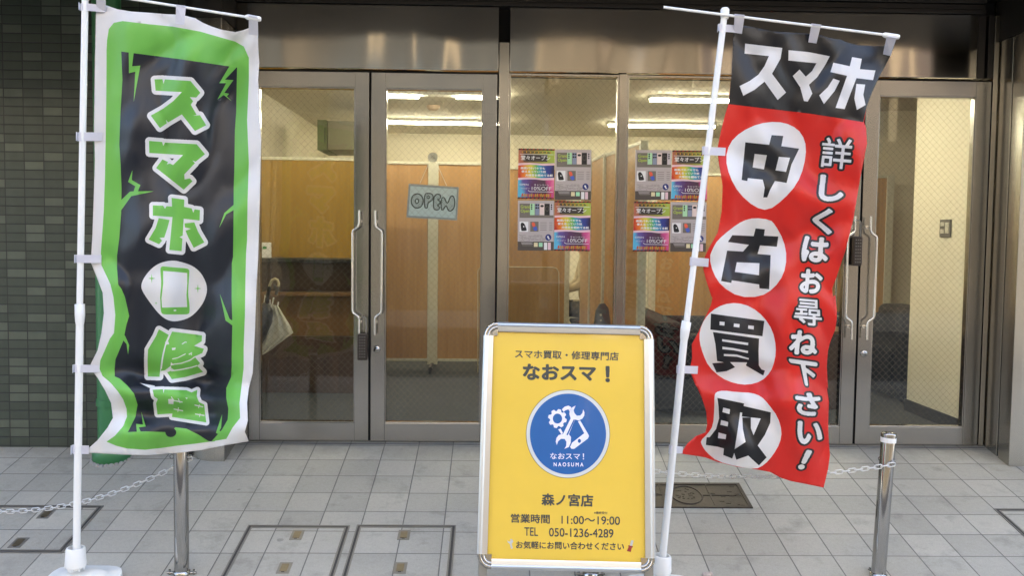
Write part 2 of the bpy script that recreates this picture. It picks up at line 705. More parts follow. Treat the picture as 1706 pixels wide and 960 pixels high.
def grow(shapes, r, k=4.0, soft=2):
    """union of shapes (each a list of loops) thickened by r; px units"""
    xs = [x for s in shapes for l in s for x, y in l]
    ys = [y for s in shapes for l in s for x, y in l]
    x0, y0 = min(xs) - r - 2, min(ys) - r - 2
    W, H = int((max(xs) + r + 2 - x0) * k) + 1, int((max(ys) + r + 2 - y0) * k) + 1
    m = np.zeros((H, W), bool)
    for s in shapes:
        m |= fill_mask([[((x - x0) * k, (y - y0) * k) for x, y in l] for l in s], W, H)
    f = blur(dilate(m, r * k).astype(float), soft)
    return [[(x0 + (x + .5) / k, y0 + (y + .5) / k) for x, y in l] for l in contour(f)]


_TXT = {}


def text_mask(s, RES, pad):
    key = (s, RES)
    if key not in _TXT:
        c = bpy.data.curves.new('lettering', 'FONT')
        c.body = s
        c.resolution_u = 5
        o = bpy.data.objects.new('lettering', c)
        COL.objects.link(o)
        me = bpy.data.meshes.new_from_object(o.evaluated_get(bpy.context.evaluated_depsgraph_get()))
        V = np.array([v.co[:2] for v in me.vertices])
        T = [tuple(p.vertices) for p in me.polygons]
        bpy.data.objects.remove(o)
        bpy.data.curves.remove(c)
        bpy.data.meshes.remove(me)
        _TXT[key] = (V, T)
    V, T = _TXT[key]
    V = np.stack([V[:, 0], -V[:, 1]], 1)
    lo, hi = V.min(0), V.max(0)
    W, H = (np.ceil((hi - lo) * RES).astype(int) + 2 * pad)
    m = np.zeros((H, W), bool)
    P = (V - lo) * RES + pad
    for t in T:
        tri = P[list(t)]
        x0, y0 = np.floor(tri.min(0)).astype(int)
        x1, y1 = np.ceil(tri.max(0)).astype(int) + 1
        x0, y0, x1, y1 = max(x0, 0), max(y0, 0), min(x1, W), min(y1, H)
        if len(t) == 3:
            gx, gy = np.meshgrid(np.arange(x0, x1) + .5, np.arange(y0, y1) + .5)
            a = np.ones(gx.shape, bool)
            b = np.ones(gx.shape, bool)
            for q in range(3):
                p, r = tri[q], tri[(q + 1) % 3]
                cr = (r[0] - p[0]) * (gy - p[1]) - (r[1] - p[1]) * (gx - p[0])
                a &= cr >= -1e-6
                b &= cr <= 1e-6
            m[y0:y1, x0:x1] |= a | b
        else:
            m |= fill_mask([[tuple(q) for q in tri]], W, H)
    return m


_TL = {}


def text_loops(s, bolds=(.0,), RES=96):
    """loops for each boldness (em), all normalised to the bounding box of the boldest"""
    key = (s, tuple(bolds), RES)
    if key not in _TL:
        pad = int(max(bolds) * RES) + 4
        m = text_mask(s, RES, pad)
        out = [contour(blur(dilate(m, b * RES).astype(float), 1), .25) for b in bolds]
        pts = [p for l in out[-1] for p in l]
        x0, x1 = min(p[0] for p in pts), max(p[0] for p in pts)
        y0, y1 = min(p[1] for p in pts), max(p[1] for p in pts)
        _TL[key] = [[[((x - x0) / (x1 - x0), (y - y0) / (y1 - y0)) for x, y in l] for l in lo] for lo in out]
    return _TL[key]


def to_quad(loops, q):
    (ax, ay), (bx, by), (cx, cy), (dx, dy) = q      # TL TR BR BL
    return [[((1 - u) * (1 - v) * ax + u * (1 - v) * bx + u * v * cx + (1 - u) * v * dx,
              (1 - u) * (1 - v) * ay + u * (1 - v) * by + u * v * cy + (1 - u) * v * dy) for u, v in l] for l in loops]


def rectq(x0, y0, x1, y1, skew=0.0):
    d = (x1 - x0) * skew
    return [(x0, y0), (x1, y0 + d), (x1, y1 + d), (x0, y1)]


def ell(cx, cy, rx, ry, n=40, a0=0.0):
    return [(cx + rx * math.cos(a0 + 2 * math.pi * i / n), cy + ry * math.sin(a0 + 2 * math.pi * i / n)) for i in range(n)]


def star4(cx, cy, rx, ry):
    p = []
    for i in range(8):
        a = math.pi * i / 4
        k = 1 if i % 2 == 0 else .2
        p.append((cx + rx * k * math.cos(a), cy + ry * k * math.sin(a)))
    return p


def smooth_loop(p, it=2):
    for _ in range(it):
        q = []
        for a, b in zip(p, p[1:] + p[:1]):
            q += [(a[0] * .75 + b[0] * .25, a[1] * .75 + b[1] * .25), (a[0] * .25 + b[0] * .75, a[1] * .25 + b[1] * .75)]
        p = q
    return p


def stroke(pts, w):
    """thin tapered-ended ribbon polygon"""
    L, Rr = [], []
    for i, (x, y) in enumerate(pts):
        a, b = pts[max(i - 1, 0)], pts[min(i + 1, len(pts) - 1)]
        dx, dy = b[0] - a[0], b[1] - a[1]
        h = math.hypot(dx, dy) or 1
        L.append((x - dy / h * w / 2, y + dx / h * w / 2))
        Rr.append((x + dy / h * w / 2, y - dx / h * w / 2))
    return L + Rr[::-1]


# ------------------------------------------------------------------ shared materials
MT = {}
MT['paver'] = paver_mat()
MT['walltile'] = wall_tile_mat()
MT['header'] = steel('brushed_steel_sheet', (.42, .39, .34), .11, .06, (1.9, 1, .45), brush=.03)
MT['rail'] = steel('brushed_steel_rail', (.40, .37, .32), .24, .012, (2, 2, 1))
MT['stile'] = steel('brushed_steel_stile', (.34, .325, .30), .18, .006, (2, 2, 2))
MT['chrome'] = steel('polished_steel', (.42, .41, .39), .09, 0, brush=.04)
MT['handle'] = steel('handle_steel', (.80, .78, .73), .20, 0)
MT['zinc'] = steel('zinc_plate', (.74, .74, .74), .28, 0)
MT['column'] = steel('column_steel', (.50, .485, .44), .22, .006, (3, 3, .6))
MT['dark_steel'] = mat('dark_bronze', (.055, .05, .045), .4, .6)
MT['gap'] = mat('black_gap', (.006, .006, .006), .8)  # near-black fill that stands in for the dark inside gaps and joints
MT['wire_glass'] = glass('wired_glass', True)
MT['glass'] = glass('clear_glass', False)
MT['wallpaper'] = mat('cream_wallpaper', (.68, .635, .50), .8, var=.05, bmp=.2, bs=250)
MT['ceiling'] = mat('ceiling_board', (.66, .62, .50), .85, var=.04)
MT['carpet'] = mat('grey_carpet', (.034, .038, .042), .95, var=.35, vs=220, bmp=.6, bs=300)
MT['concrete'] = mat('concrete', (.35, .34, .32), .85)
MT['wood'] = wood('oak_panel', (.36, .19, .068), (.50, .29, .122))
MT['mustard'] = wood('mustard_panel', (.27, .155, .022), (.34, .205, .038), 2)
MT['dark_wood'] = wood('dark_walnut', (.035, .018, .010), (.085, .042, .020))
MT['mid_wood'] = wood('shelf_wood', (.12, .062, .022), (.19, .10, .04))
MT['alu'] = mat('cream_aluminium', (.56, .54, .44), .4, .1, var=.04)
MT['white_plastic'] = mat('white_plastic', (.87, .87, .85), .32, var=.03)
MT['white_pole'] = mat('white_pole_paint', (.88, .88, .86), .25, var=.03)
MT['tube'] = emit('fluorescent_tube', (1, .90, .72), TUBE_STRENGTH)
MT['navy_seat'] = mat('dark_navy_upholstery', (.006, .008, .012), .7, var=.3, bmp=.3, bs=90, spec=.15)
MT['black'] = mat('black_plastic', (.012, .012, .013), .4)
MT['brass'] = mat('worn_brass', (.22, .18, .12), .4, .7, var=.25, vs=60)
MT['iron'] = mat('cast_iron', (.075, .062, .050), .55, .5, var=.35, vs=40, bmp=.5, bs=120)
MT['strip'] = mat('frame_steel', (.24, .225, .20), .5, .4, var=.2)
MT['grout'] = mat('dark_seal', (.06, .058, .055), .8)
MT['green_pipe'] = mat('green_pipe_paint', (.045, .20, .075), .38, var=.15)
MT['asphalt'] = mat('asphalt', (.05, .05, .052), .85, var=.3, vs=120)
MT['ink'] = mat('print_dark_grey', (.045, .05, .042), .5, var=.03)
MT['paper_white'] = mat('print_white', (.78, .78, .80), .5, var=.03)


def L(c):  # sRGB bytes -> linear
    return tuple((v / 255 / 12.92) if v / 255 <= .04045 else ((v / 255 + .055) / 1.055) ** 2.4 for v in c)


# ------------------------------------------------------------------ ground
def sheet(name, rows, x0, x1, material, nx=2):
    mb = MB()
    k = len(rows)
    for (ya, za), (yb, zb) in zip(rows, rows[1:]):
        mb.add([(x0, ya, za), (x1, ya, za), (x1, yb, zb), (x0, yb, zb)], [(0, 1, 2, 3)])
    return tag(mb.build(name, material), kind='structure')


FZ = SLOPE * FLAT_Y
sheet('pavement', [(-5.2, FZ - .02), (FLAT_Y - .35, FZ - .008), (FLAT_Y + .15, FZ + .02), (FLAT_Y + .5, SLOPE * (FLAT_Y + .5)), (.02, SLOPE * .02), (.06, .0)], -60, 60, MT['paver'])
mb = MB()
mb.box(-60, 60, -5.35, -5.2, FZ - .4, FZ - .018)
tag(mb.build('kerb', MT['concrete'], bevel=.01), kind='structure')
sheet('road', [(-60, FZ - .15), (-5.35, FZ - .15)], -60, 60, MT['asphalt'])

# ------------------------------------------------------------------ the shop building
GH = 2.143
bld = thing('shop_building', (.7, 0, 0), 'storefront with brushed steel header, wired glass doors and a lit room inside', 'building')


def part(name, mb, mats, parent=None, bevel=0, **kw):
    return mb.build(name, mats, parent or bld, bevel, **kw)


def rectpart(name, x0, x1, y0, y1, z0, z1, m, bevel=.002, parent=None):
    mb = MB()
    mb.box(x0, x1, y0, y1, z0, z1)
    return part(name, mb, m, parent, bevel)


# upper storeys, canopy
rectpart('upper_wall', -12, 12, -1.1, 8, 2.72, 15, MT['concrete'])
rectpart('canopy', -12, 12, -1.25, 0.12, 2.60, 2.715, MT['dark_steel'])
for fx in ((-12, -1.62), (3.2, 12)):  # unseen boards added only to darken the wall tops on either side
    rectpart('light_blocker', *fx, -1.26, -1.20, 2.38, 2.598, MT['dark_steel'])
# header panels and trims
ZT = 2.508
rectpart('header_panel', -1.475, .009, -.006, .06, GH + .006, ZT, MT['header'])
rectpart('header_panel', .074, 2.765, -.006, .06, GH + .006, ZT, MT['header'])
rectpart('header_trim', -1.50, 2.80, -.022, .06, ZT + .004, ZT + .026, MT['dark_steel'])
rectpart('header_trim', -1.50, 2.80, -.014, .06, ZT + .030, ZT + .058, MT['dark_steel'])
rectpart('header_trim', -1.50, 2.80, -.03, .06, ZT + .062, 2.597, MT['dark_steel'])
rectpart('header_backing', -1.56, 2.90, .07, .16, GH - .002, 2.598, MT['gap'])
# mullions and jambs
rectpart('mullion', .014, .071, -.004, .06, 0, 2.312, MT['rail'])
rectpart('mullion', .704, .750, -.004, .06, 0, GH, MT['rail'])
rectpart('mullion', 1.365, 1.418, -.004, .06, 0, GH, MT['rail'])
rectpart('jamb', 2.866, 2.893, -.004, .06, 0, ZT, MT['rail'])
rectpart('jamb', 2.770, 2.812, -.004, .06, GH + .006, ZT, MT['dark_steel'])
rectpart('jamb', 2.830, 2.862, -.004, .06, GH + .006, ZT, MT['dark_steel'])
rectpart('jamb', -1.475, -1.424, -.004, .06, 0, GH, MT['rail'])
for x0, x1 in ((-1.422, .0135), (1.4185, 2.8655)):  # black strips put into the door gaps to imitate the shade there
    rectpart('gap_strip', x0, x1, .012, .040, GH - .0128, GH - .0025, MT['gap'], 0)
for x0, x1 in ((-1.4238, -1.4172), (-.7253, -.7127), (.0032, .0138), (1.4182, 1.4288), (2.1147, 2.1273), (2.8552, 2.8658)):
    rectpart('gap_strip', x0, x1, .010, .042, .006, GH - .0129, MT['gap'], 0)
rectpart('threshold', -1.475, 2.893, -.03, .075, -.03, -.004, MT['dark_steel'])


def glass_part(x0, x1, z0, z1, parent, y=.020):
    mb = MB()
    mb.box(x0, x1, y, y + .0065, z0, z1)
    o = part('glass_pane', mb, [MT['wire_glass'], MT['glass']], parent)
    for p in o.data.polygons:
        p.material_index = 0 if p.normal.y < -.5 else 1
    return o


def window(x0, x1):
    mb = MB()
    z0, z1 = .005, GH - .004
    mb.box(x0, x1, .002, .05, z0, .115)
    mb.box(x0, x1, .002, .05, z1 - .012, z1)
    mb.box(x0, x0 + .010, .002, .05, .115, z1 - .012)
    mb.box(x1 - .010, x1, .002, .05, .115, z1 - .012)
    w = part('window', mb, MT['rail'], bevel=.0015)
    glass_part(x0 + .009, x1 - .009, .114, z1 - .011, w)
    return w


window(.072, .703)
window(.751, 1.364)


def pull(mb, x, side, y0):
    """offset pull handle: side = +1 bows towards +x; y0 = face of the door (sign gives the side)"""
    s = -1 if y0 < .02 else 1
    d = y0 + s * .050
    za, zb, zc, ze = 1.345, 1.235, .755, .632
    off = side * .038
    p = [(x, d, za), (x, d, zb + .035), (x + off * .12, d, zb + .018), (x + off * .5, d, zb + .006), (x + off * .9, d, zb - .004), (x + off, d, zb - .02),
         (x + off, d, zc + .02), (x + off * .9, d, zc + .004), (x + off * .5, d, zc - .006), (x + off * .12, d, zc - .018), (x, d, zc - .035), (x, d, ze)]
    mb.tube(p, .0065, 12)
    for z in (1.283, .705):
        mb.tube([(x, y0, z), (x, d, z)], .006, 10)
        mb.tube([(x, y0, z), (x, y0 + s * .006, z)], .011, 14)


def door(x0, x1, meet, sl, sr, lock):
    """meet: +1 when the meeting stile is on the right"""
    z0, z1 = .006, GH - .013
    mb = MB()
    mb.box(x0, x0 + sl, -.008, .048, z0, z1)
    mb.box(x1 - sr, x1, -.008, .048, z0, z1)
    mb.box(x0 + sl, x1 - sr, -.006, .046, z0, .112)
    mb.box(x0 + sl, x1 - sr, -.006, .046, z1 - .088, z1)
    # glazing beads
    for a, b, c, d in ((x0 + sl, x0 + sl + .007, .112, z1 - .088), (x1 - sr - .007, x1 - sr, .112, z1 - .088)):
        mb.box(a, b, -.003, .040, c, d)
    mb.box(x0 + sl + .007, x1 - sr - .007, -.003, .040, .112, .119)
    mb.box(x0 + sl + .007, x1 - sr - .007, -.003, .040, z1 - .095, z1 - .088)
    d = part('door', mb, MT['stile'], bevel=.0015)
    glass_part(x0 + sl + .005, x1 - sr - .005, .116, z1 - .092, d)
    hx = x1 - .047 if meet > 0 else x0 + .030
    for y in (-.008, .048):
        h = MB()
        pull(h, hx, -meet, y)
        part('handle', h, MT['handle'], d)
    if lock:
        k = MB()
        lx = x1 - .04 if meet > 0 else x0 + .036
        T = Matrix.Translation((lx, -.008, .545)) @ Matrix.Rotation(R(90), 4, 'X')
        k.lathe([(.0, .0), (.021, .0), (.021, .006), (.016, .009), (.009, .009), (.008, .013), (0, .013)], T, 22)
        k.box(lx - .001, lx + .001, -.022, -.0205, .540, .550)
        part('lock', k, MT['chrome'], d)
    p = MB()
    px = x0 if meet > 0 else x1
    p.tube([(px + meet * .02, .018, -.004), (px + meet * .02, .018, .007)], .014, 12)
    part('pivot', p, MT['brass'], d)
    return d


door(-1.417, -.7255, 1, .062, .079, False)
door(-.7125, .003, -1, .080, .080, True)
door(1.429, 2.1145, 1, .080, .078, False)
door(2.1275, 2.855, -1, .080, .085, True)


# columns
def column(x0, sgn, label_parent):
    yb, yf = .05, -.262
    poly = [(x0, yb), (x0, yf)]
    w, r = .255, .205
    for i in range(15):
        a = R(90) * i / 14
        poly.append((x0 + sgn * (w - r + r * math.sin(a)), yf + r - r * math.cos(a)))
    poly.append((x0 + sgn * w, yb))
    mb = MB()
    # two cladding sheets with an open joint on the return
    def pr(pl, z0, z1, mi=0, sm=False):
        mb.prism(pl, lambda u, v: Vector((u, v, z0 + (gz(v) if z0 < .5 else 0))), lambda u, v: Vector((u, v, z1)), mi, sm)
    front = [(x0, -.150), (x0, yf)] + poly[2:-1] + [(x0 + sgn * w, -.150)]
    pr(front, -.004, 2.36)
    back = [(x0 + sgn * .004, yb), (x0 + sgn * .004, -.132), (x0 + sgn * w, -.132), (x0 + sgn * w, yb)]
    pr(back, -.004, 2.36)
    core = [(x0 + sgn * .02, yb - .004), (x0 + sgn * .02, -.2), (x0 + sgn * (w - .02), -.2), (x0 + sgn * (w - .02), yb - .004)]
    pr(core, -.003, 2.358, 1)
    pr(poly, 2.364, 2.597, 2)
    o = part('column', mb, [MT['column'], MT['gap'], MT['dark_steel']], bevel=.003)
    return o


column(2.896, 1, bld)
column(-1.478, -1, bld)

# room inside
XL, XR, YB, ZC = -2.05, 5.3, 5.55, 2.46
mb = MB()
mb.box(XL, XR, .075, YB, -.08, 0)
tag(mb.build('floor', MT['carpet']), kind='structure')
rectpart('ceiling', XL, XR, .16, YB, ZC, 2.55, MT['ceiling'], 0)
rectpart('inner_wall', XL - .1, XL, .08, YB + .1, 0, 2.6, MT['wallpaper'], 0)
rectpart('inner_wall', XL, XR, YB, YB + .1, 0, 2.6, MT['wallpaper'], 0)
rectpart('inner_wall', XR, XR + .1, .08, YB + .1, 0, 2.6, MT['wallpaper'], 0)
rectpart('inner_wall', 2.955, 3.10, .075, 1.09, 0, 2.459, MT['wallpaper'], .004)
rectpart('inner_wall', 3.25, XR, 3.25, 3.35, 0, 2.459, MT['wallpaper'], .004)
rectpart('inner_wall', XL - .1, -1.50, .062, .078, 0, 2.6, MT['wallpaper'], 0)
rectpart('inner_wall', 2.91, XR + .1, .062, .073, 0, 2.6, MT['wallpaper'], 0)
rectpart('skirting', 2.943, 2.954, .08, 1.10, 0, .085, MT['black'], .002)
rectpart('skirting', 2.955, 3.10, 1.091, 1.10, 0, .085, MT['black'], .002)

# tiled walls either side
mb = MB()
mb.box(-14, -1.72, -.10, .06, -.06, 2.60)
tag(mb.build('tiled_wall', MT['walltile']), 'dark green stack-bonded tile wall behind the green banner', 'wall')
mb = MB()
mb.box(3.14, 14, -.10, .06, -.06, 2.60)
tag(mb.build('tiled_wall', MT['walltile']), 'dark green tile wall beyond the right-hand steel column', 'wall')

# street side opposite, seen only in the reflections
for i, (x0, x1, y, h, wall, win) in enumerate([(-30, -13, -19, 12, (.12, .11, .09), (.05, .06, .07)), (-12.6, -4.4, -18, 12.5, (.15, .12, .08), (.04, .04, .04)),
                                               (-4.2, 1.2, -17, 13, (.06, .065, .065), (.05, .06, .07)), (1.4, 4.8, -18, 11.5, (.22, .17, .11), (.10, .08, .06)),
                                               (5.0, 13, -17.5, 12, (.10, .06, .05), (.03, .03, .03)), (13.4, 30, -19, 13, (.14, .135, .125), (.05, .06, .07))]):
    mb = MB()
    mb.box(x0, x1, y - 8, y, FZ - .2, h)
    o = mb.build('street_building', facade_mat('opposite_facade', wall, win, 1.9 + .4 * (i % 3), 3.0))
    tag(o, ['pale stone block opposite the shop, far left of the street', 'sandy low block opposite the shop, beside the pale stone block', 'tall dark grey block straight opposite the shop doors',
            'narrow cream block opposite the shop, right of the grey one', 'low red brick block opposite the shop, beside the cream one', 'light grey block opposite the shop, far right of the street'][i], 'building')

# ------------------------------------------------------------------ ceiling lights, detector, things on walls
def ceiling_light(x0, x1, y, label, segs=None):
    t = thing('ceiling_light', ((x0 + x1) / 2, y, ZC), label, 'ceiling light', 'fluorescent ceiling lights')
    mb = MB()
    mb.box(x0, x1, y - .055, y + .055, ZC - .028, ZC - .001)
    mb.build('housing', MT['white_plastic'], t, .004)
    for a, b in segs or [(x0, x1)]:
        mb = MB()
        mb.box(a + .012, b - .012, y - .030, y + .030, ZC - .050, ZC - .029)
        mb.build('diffuser', MT['tube'], t, .008)


LX = lambda px, Y: at(px, 180, Y).x
ceiling_light(LX(632, 2.6), LX(842, 2.6), 2.6, 'long fluorescent fitting, nearer row, lit at both ends above the smoke detector', [(LX(632, 2.6), LX(700, 2.6)), (LX(757, 2.6), LX(842, 2.6))])
ceiling_light(LX(1081, 2.6), LX(1240, 2.6), 2.6, 'fluorescent light, nearer row, behind the right window beside the red banner')
ceiling_light(LX(632, 4.3), LX(842, 4.3), 4.3, 'fluorescent light, farther row, seen through the door with the open sign')
ceiling_light(LX(1013, 4.3), LX(1193, 4.3), 4.3, 'fluorescent light, farther row, behind the right window beside the red banner')
ceiling_light(-1.7, -.9, 1.0, 'short unseen light added near the doors to brighten the room, above the steel header on the left')  # added fitting out of view, lights the left of the room
ceiling_light(.7, 2.4, .8, 'unseen light added near the doors to brighten the room, above the steel header on the right')  # added fitting out of view, lights the right-hand cream wall

p = at(722, 180, 3.35)
mb = MB()
mb.lathe([(0, -.045), (.045, -.04), (.06, -.02), (.065, 0)], Matrix.Translation((p.x, 3.35, ZC - .001)), 24)
tag(mb.build('smoke_detector', mat('detector_plastic', (.55, .42, .30), .5)), 'round beige smoke detector on the ceiling between two light rows', 'smoke detector')

# box under the ceiling, left
t = thing('wall_unit', at(560, 230, 3.2), 'pale box hung high under the ceiling behind the leftmost door', 'wall unit')
a, b = at(545, 206, 3.2), at(604, 250, 3.2)
mb = MB()
mb.box(a.x, b.x, 3.2, 3.75, b.z, a.z + .03)
mb.build('casing', mat('pale_casing', (.20, .19, .125), .5), t, .008)
c = at(529, 206, 3.2)
mb = MB()
mb.box(c.x, a.x - .002, 3.19, 3.75, b.z - .005, a.z + .035)
mb.box(a.x - .022, a.x - .014, 3.184, 3.19, b.z + .06, a.z - .04, 1)
mb.build('end_cover', [mat('greenish_cover', (.13, .16, .07), .5), MT['black']], t, .006)

# switch plate on the right stub wall
t = thing('switch_plate', atx(1577, 380, 2.954), 'dark switch plate with pale rocker buttons on the cream wall', 'switch')
a, b = atx(1567.5, 366, 2.953), atx(1584.5, 395, 2.953)
y0, y1 = sorted((a.y, b.y))
za, zb = b.z, a.z
mb = MB()
mb.box(2.946, 2.954, y0, y1, za, zb)
mb.build('plate', mat('plate_grey', (.10, .095, .085), .4), t, .002)
mb = MB()
h = (y1 - y0)
for (u0, u1, v0, v1) in ((.12, .45, .62, .85), (.12, .45, .2, .45), (.55, .88, .2, .82)):
    mb.box(2.942, 2.9455, y1 - h * u1, y1 - h * u0, za + (zb - za) * v0, za + (zb - za) * v1)
mb.build('rocker', mat('rocker_plastic', (.50, .49, .42), .4), t, .0015)

# ------------------------------------------------------------------ partitions
PG = 'movable partition screens'


def screen(p0, p1, h, z0, label, panel_mat, posts=(True, True), postw=.05, th=.035, feet=()):
    a, b = Vector((p0[0], p0[1], 0)), Vector((p1[0], p1[1], 0))
    d = (b - a)
    Lh = d.length
    T = Matrix.Translation(a) @ Matrix.Rotation(math.atan2(d.y, d.x), 4, 'Z')
    t = thing('partition_screen', (a + b) / 2, label, 'partition', PG)
    mb = MB()
    mb.box(.005, Lh - .005, -th / 2, th / 2, z0 + .02, h - .025, 0, T)
    mb.build('panel', panel_mat, t)
    mb = MB()
    mb.box(0, Lh, -th / 2 - .006, th / 2 + .006, h - .025, h, 0, T)
    mb.build('rail', MT['alu'], t, .003)
    mb = MB()
    mb.box(0, Lh, -th / 2 - .004, th / 2 + .004, z0, z0 + .025, 0, T)
    mb.build('rail', MT['alu'], t, .003)
    for k, s in enumerate(posts):
        if s:
            x = 0 if k == 0 else Lh
            mb = MB()
            mb.box(x - postw / 2, x + postw / 2, -th / 2 - .01, th / 2 + .01, max(z0 - .03, 0.001), h + .004, 0, T)
            mb.build('post', MT['alu'], t, .004)
    for x in feet:
        mb = MB()
        mb.tube([T @ Vector((x, -.30, .045)), T @ Vector((x, .30, .045))], .018, 8)
        mb.tube([T @ Vector((x, -.29, .045)), T @ Vector((x, -.29, .002))], .016, 8)
        mb.tube([T @ Vector((x, .29, .045)), T @ Vector((x, .29, .002))], .016, 8)
        mb.build('foot', MT['black'], t)
    return t


Y2 = 2.9
PH = at(722, 270, Y2).z
xa, xm, xb, xc = at(596, 430, Y2).x, at(721.5, 430, Y2).x, at(838, 430, Y2).x, at(945, 430, Y2).x
screen((xa, Y2), (xm - .045, Y2), PH, .075, 'wood panel partition behind the open sign, left of the cream post', MT['wood'], (True, False))
t = screen((xm, Y2), (xb, Y2), PH, .075, 'wood panel partition behind the open sign, right of the cream post', MT['wood'], (True, False), .092, feet=(0.0,))
screen((xb + .01, Y2 + .02), (xc, Y2 + .02), PH - .03, .05, 'wood panel partition behind the left window with a post at its right end', MT['wood'], (False, True), .045)
m0 = (at(970, 430, 2.85).x, 2.85)
m1 = (at(1008, 430, 1.72).x, 1.72)
m2 = (at(1069, 430, .80).x, .80)
screen(m0, (at(986, 430, 2.25).x, 2.25), PH - .02, .05, 'narrow wood partition running deep behind the left window', MT['wood'], (False, True), .03)
screen((at(987, 430, 2.22).x, 2.22), m1, PH - .02, .05, 'wood partition running into the room behind the dividing mullion', MT['wood'], (False, True), .03)
screen((m1[0] + .01, m1[1] - .02), m2, 1.86, .05, 'nearest wood partition seen edge-on behind the right window', MT['wood'], (False, True), .04)
xd, xe = at(1086, 430, 3.0).x, at(1478, 430, 3.0).x
screen((xd, 3.0), (xe, 3.0), PH - .06, .05, 'long wood partition behind the red banner at the back of the seating', MT['wood'], (True, True), .07)
xf, xg = at(380, 430, 1.98).x, at(600, 430, 1.98).x
screen((XL + .02, 1.98), (xg + .15, 1.98), at(500, 262, 1.98).z, .02, 'mustard yellow partition behind the dark counter on the left', MT['mustard'], (False, True))
# counter
t = thing('counter_cabinet', (-1.4, 1.6, 0), 'dark brown counter with a wood ledge behind the leftmost door', 'cabinet')
mb = MB()
mb.box(XL + .01, xg + .1, 1.74, 1.92, .003, 1.0)
mb.build('back_panel', MT['dark_wood'], t, .003)
mb = MB()
mb.box(XL + .01, xg + .1, 1.52, 1.95, 1.001, 1.03)
mb.build('top', MT['black'], t, .004)
mb = MB()
mb.box(XL + .01, xg + .1, 1.60, 1.739, .44, .745)
mb.build('apron', MT['mid_wood'], t, .003)
mb = MB()
mb.box(XL + .01, xg + .1, 1.55, 1.739, .746, .775)
mb.build('ledge', MT['mid_wood'], t, .003)
mb = MB()
mb.box(XL + .01, xg + .1, 1.585, 1.739, .003, .438)
mb.build('base', MT['dark_wood'], t, .003)
# card with green mark
t = thing('notice_card', at(443, 418, 1.93), 'small white card with a green mark on the dark counter', 'card')
a, b = at(434.5, 404, 1.70), at(452, 431, 1.70)
mb = MB()
mb.box(a.x, b.x, 1.70, 1.706, 1.0315, a.z)
mb.build('card', MT['paper_white'], t, .001)
mb = MB()
mb.box(a.x + .015, a.x + .045, 1.698, 1.6995, a.z - .05, a.z - .03)
mb.build('mark', mat('green_print', (.03, .22, .05), .5), t)

# clear acrylic screen standing in front of the wood partitions
AY = 2.62
aq = [at(x, y, AY) for x, y in ((796, 628), (796, 452), (799, 446.5), (805, 444.5), (920, 445.5), (927, 447.5), (931, 454), (931, 628))]
for q in (aq[0], aq[-1]):
    q.z = .012
t = thing('acrylic_screen', ((aq[0].x + aq[-1].x) / 2, AY, 0), 'clear acrylic standing screen with rounded corners behind the yellow sign', 'screen')
mb = MB()
mb.prism([(q.x, q.z) for q in aq], lambda u, v: Vector((u, AY, v)), lambda u, v: Vector((u, AY + .005, v)))
mb.build('panel', MT['glass'], t)
mb = MB()
mb.tube([(q.x, AY + .0025, q.z) for q in aq], .0045, 6)
mb.build('edge', mat('acrylic_edge', (.50, .45, .33), .25), t)
for q, sgn in ((aq[0], 1), (aq[-1], -1)):
    mb = MB()
    mb.box(q.x + sgn * .03, q.x + sgn * .08, AY - .12, AY + .12, .001, .012)
    mb.build('foot', MT['glass'], t)

# ------------------------------------------------------------------ seating
def cushion_box(mb, x0, x1, y0, y1, z0, z1):
    mb.box(x0, x1, y0, y1, z0, z1)


t = thing('sofa', (3.3, 1.9, 0), 'dark navy sofa end beside the cream wall behind the far right door', 'sofa')
for nm, bx in (('seat', (2.97, 3.55, 1.36, 2.55, .03, .42)), ('armrest', (2.96, 3.72, 1.14, 1.35, .03, .58)), ('armrest', (2.96, 3.72, 2.56, 2.76, .03, .58)), ('backrest', (3.45, 3.73, 1.15, 2.75, .43, .66))):
    mb = MB()
    mb.box(*bx)
    mb.build(nm, MT['navy_seat'], t, .06, seg=4)
mb = MB()
p = at(1534, 560, 1.20)
mb.box(2.935, 3.04, 1.13, 1.30, .55, .715)
mb.build('bolster', MT['navy_seat'], t, .045, seg=4)
t = thing('sofa', (1.5, 1.6, 0), 'black sofa behind the right window, its back towards the wood partition', 'sofa')
for nm, bx in (('backrest', (1.09, 1.30, .80, 2.40, .03, .64)), ('seat', (1.31, 1.85, 1.0, 2.2, .03, .40)), ('armrest', (1.09, 1.86, .78, .98, .03, .56)), ('armrest', (1.09, 1.86, 2.22, 2.42, .03, .56))):
    mb = MB()
    mb.box(*bx)
    mb.build(nm, MT['navy_seat'], t, .05, seg=4)
t = thing('side_cabinet', (2.3, 1.4, 0), 'low brown wooden cabinet between the two dark sofas', 'cabinet')
mb = MB()
mb.box(2.0, 2.575, 1.09, 1.75, .004, .54)
mb.build('body', MT['dark_wood'], t, .004)
mb = MB()
mb.box(1.99, 2.585, 1.08, 1.76, .541, .565)
mb.build('top', MT['mid_wood'], t, .004)

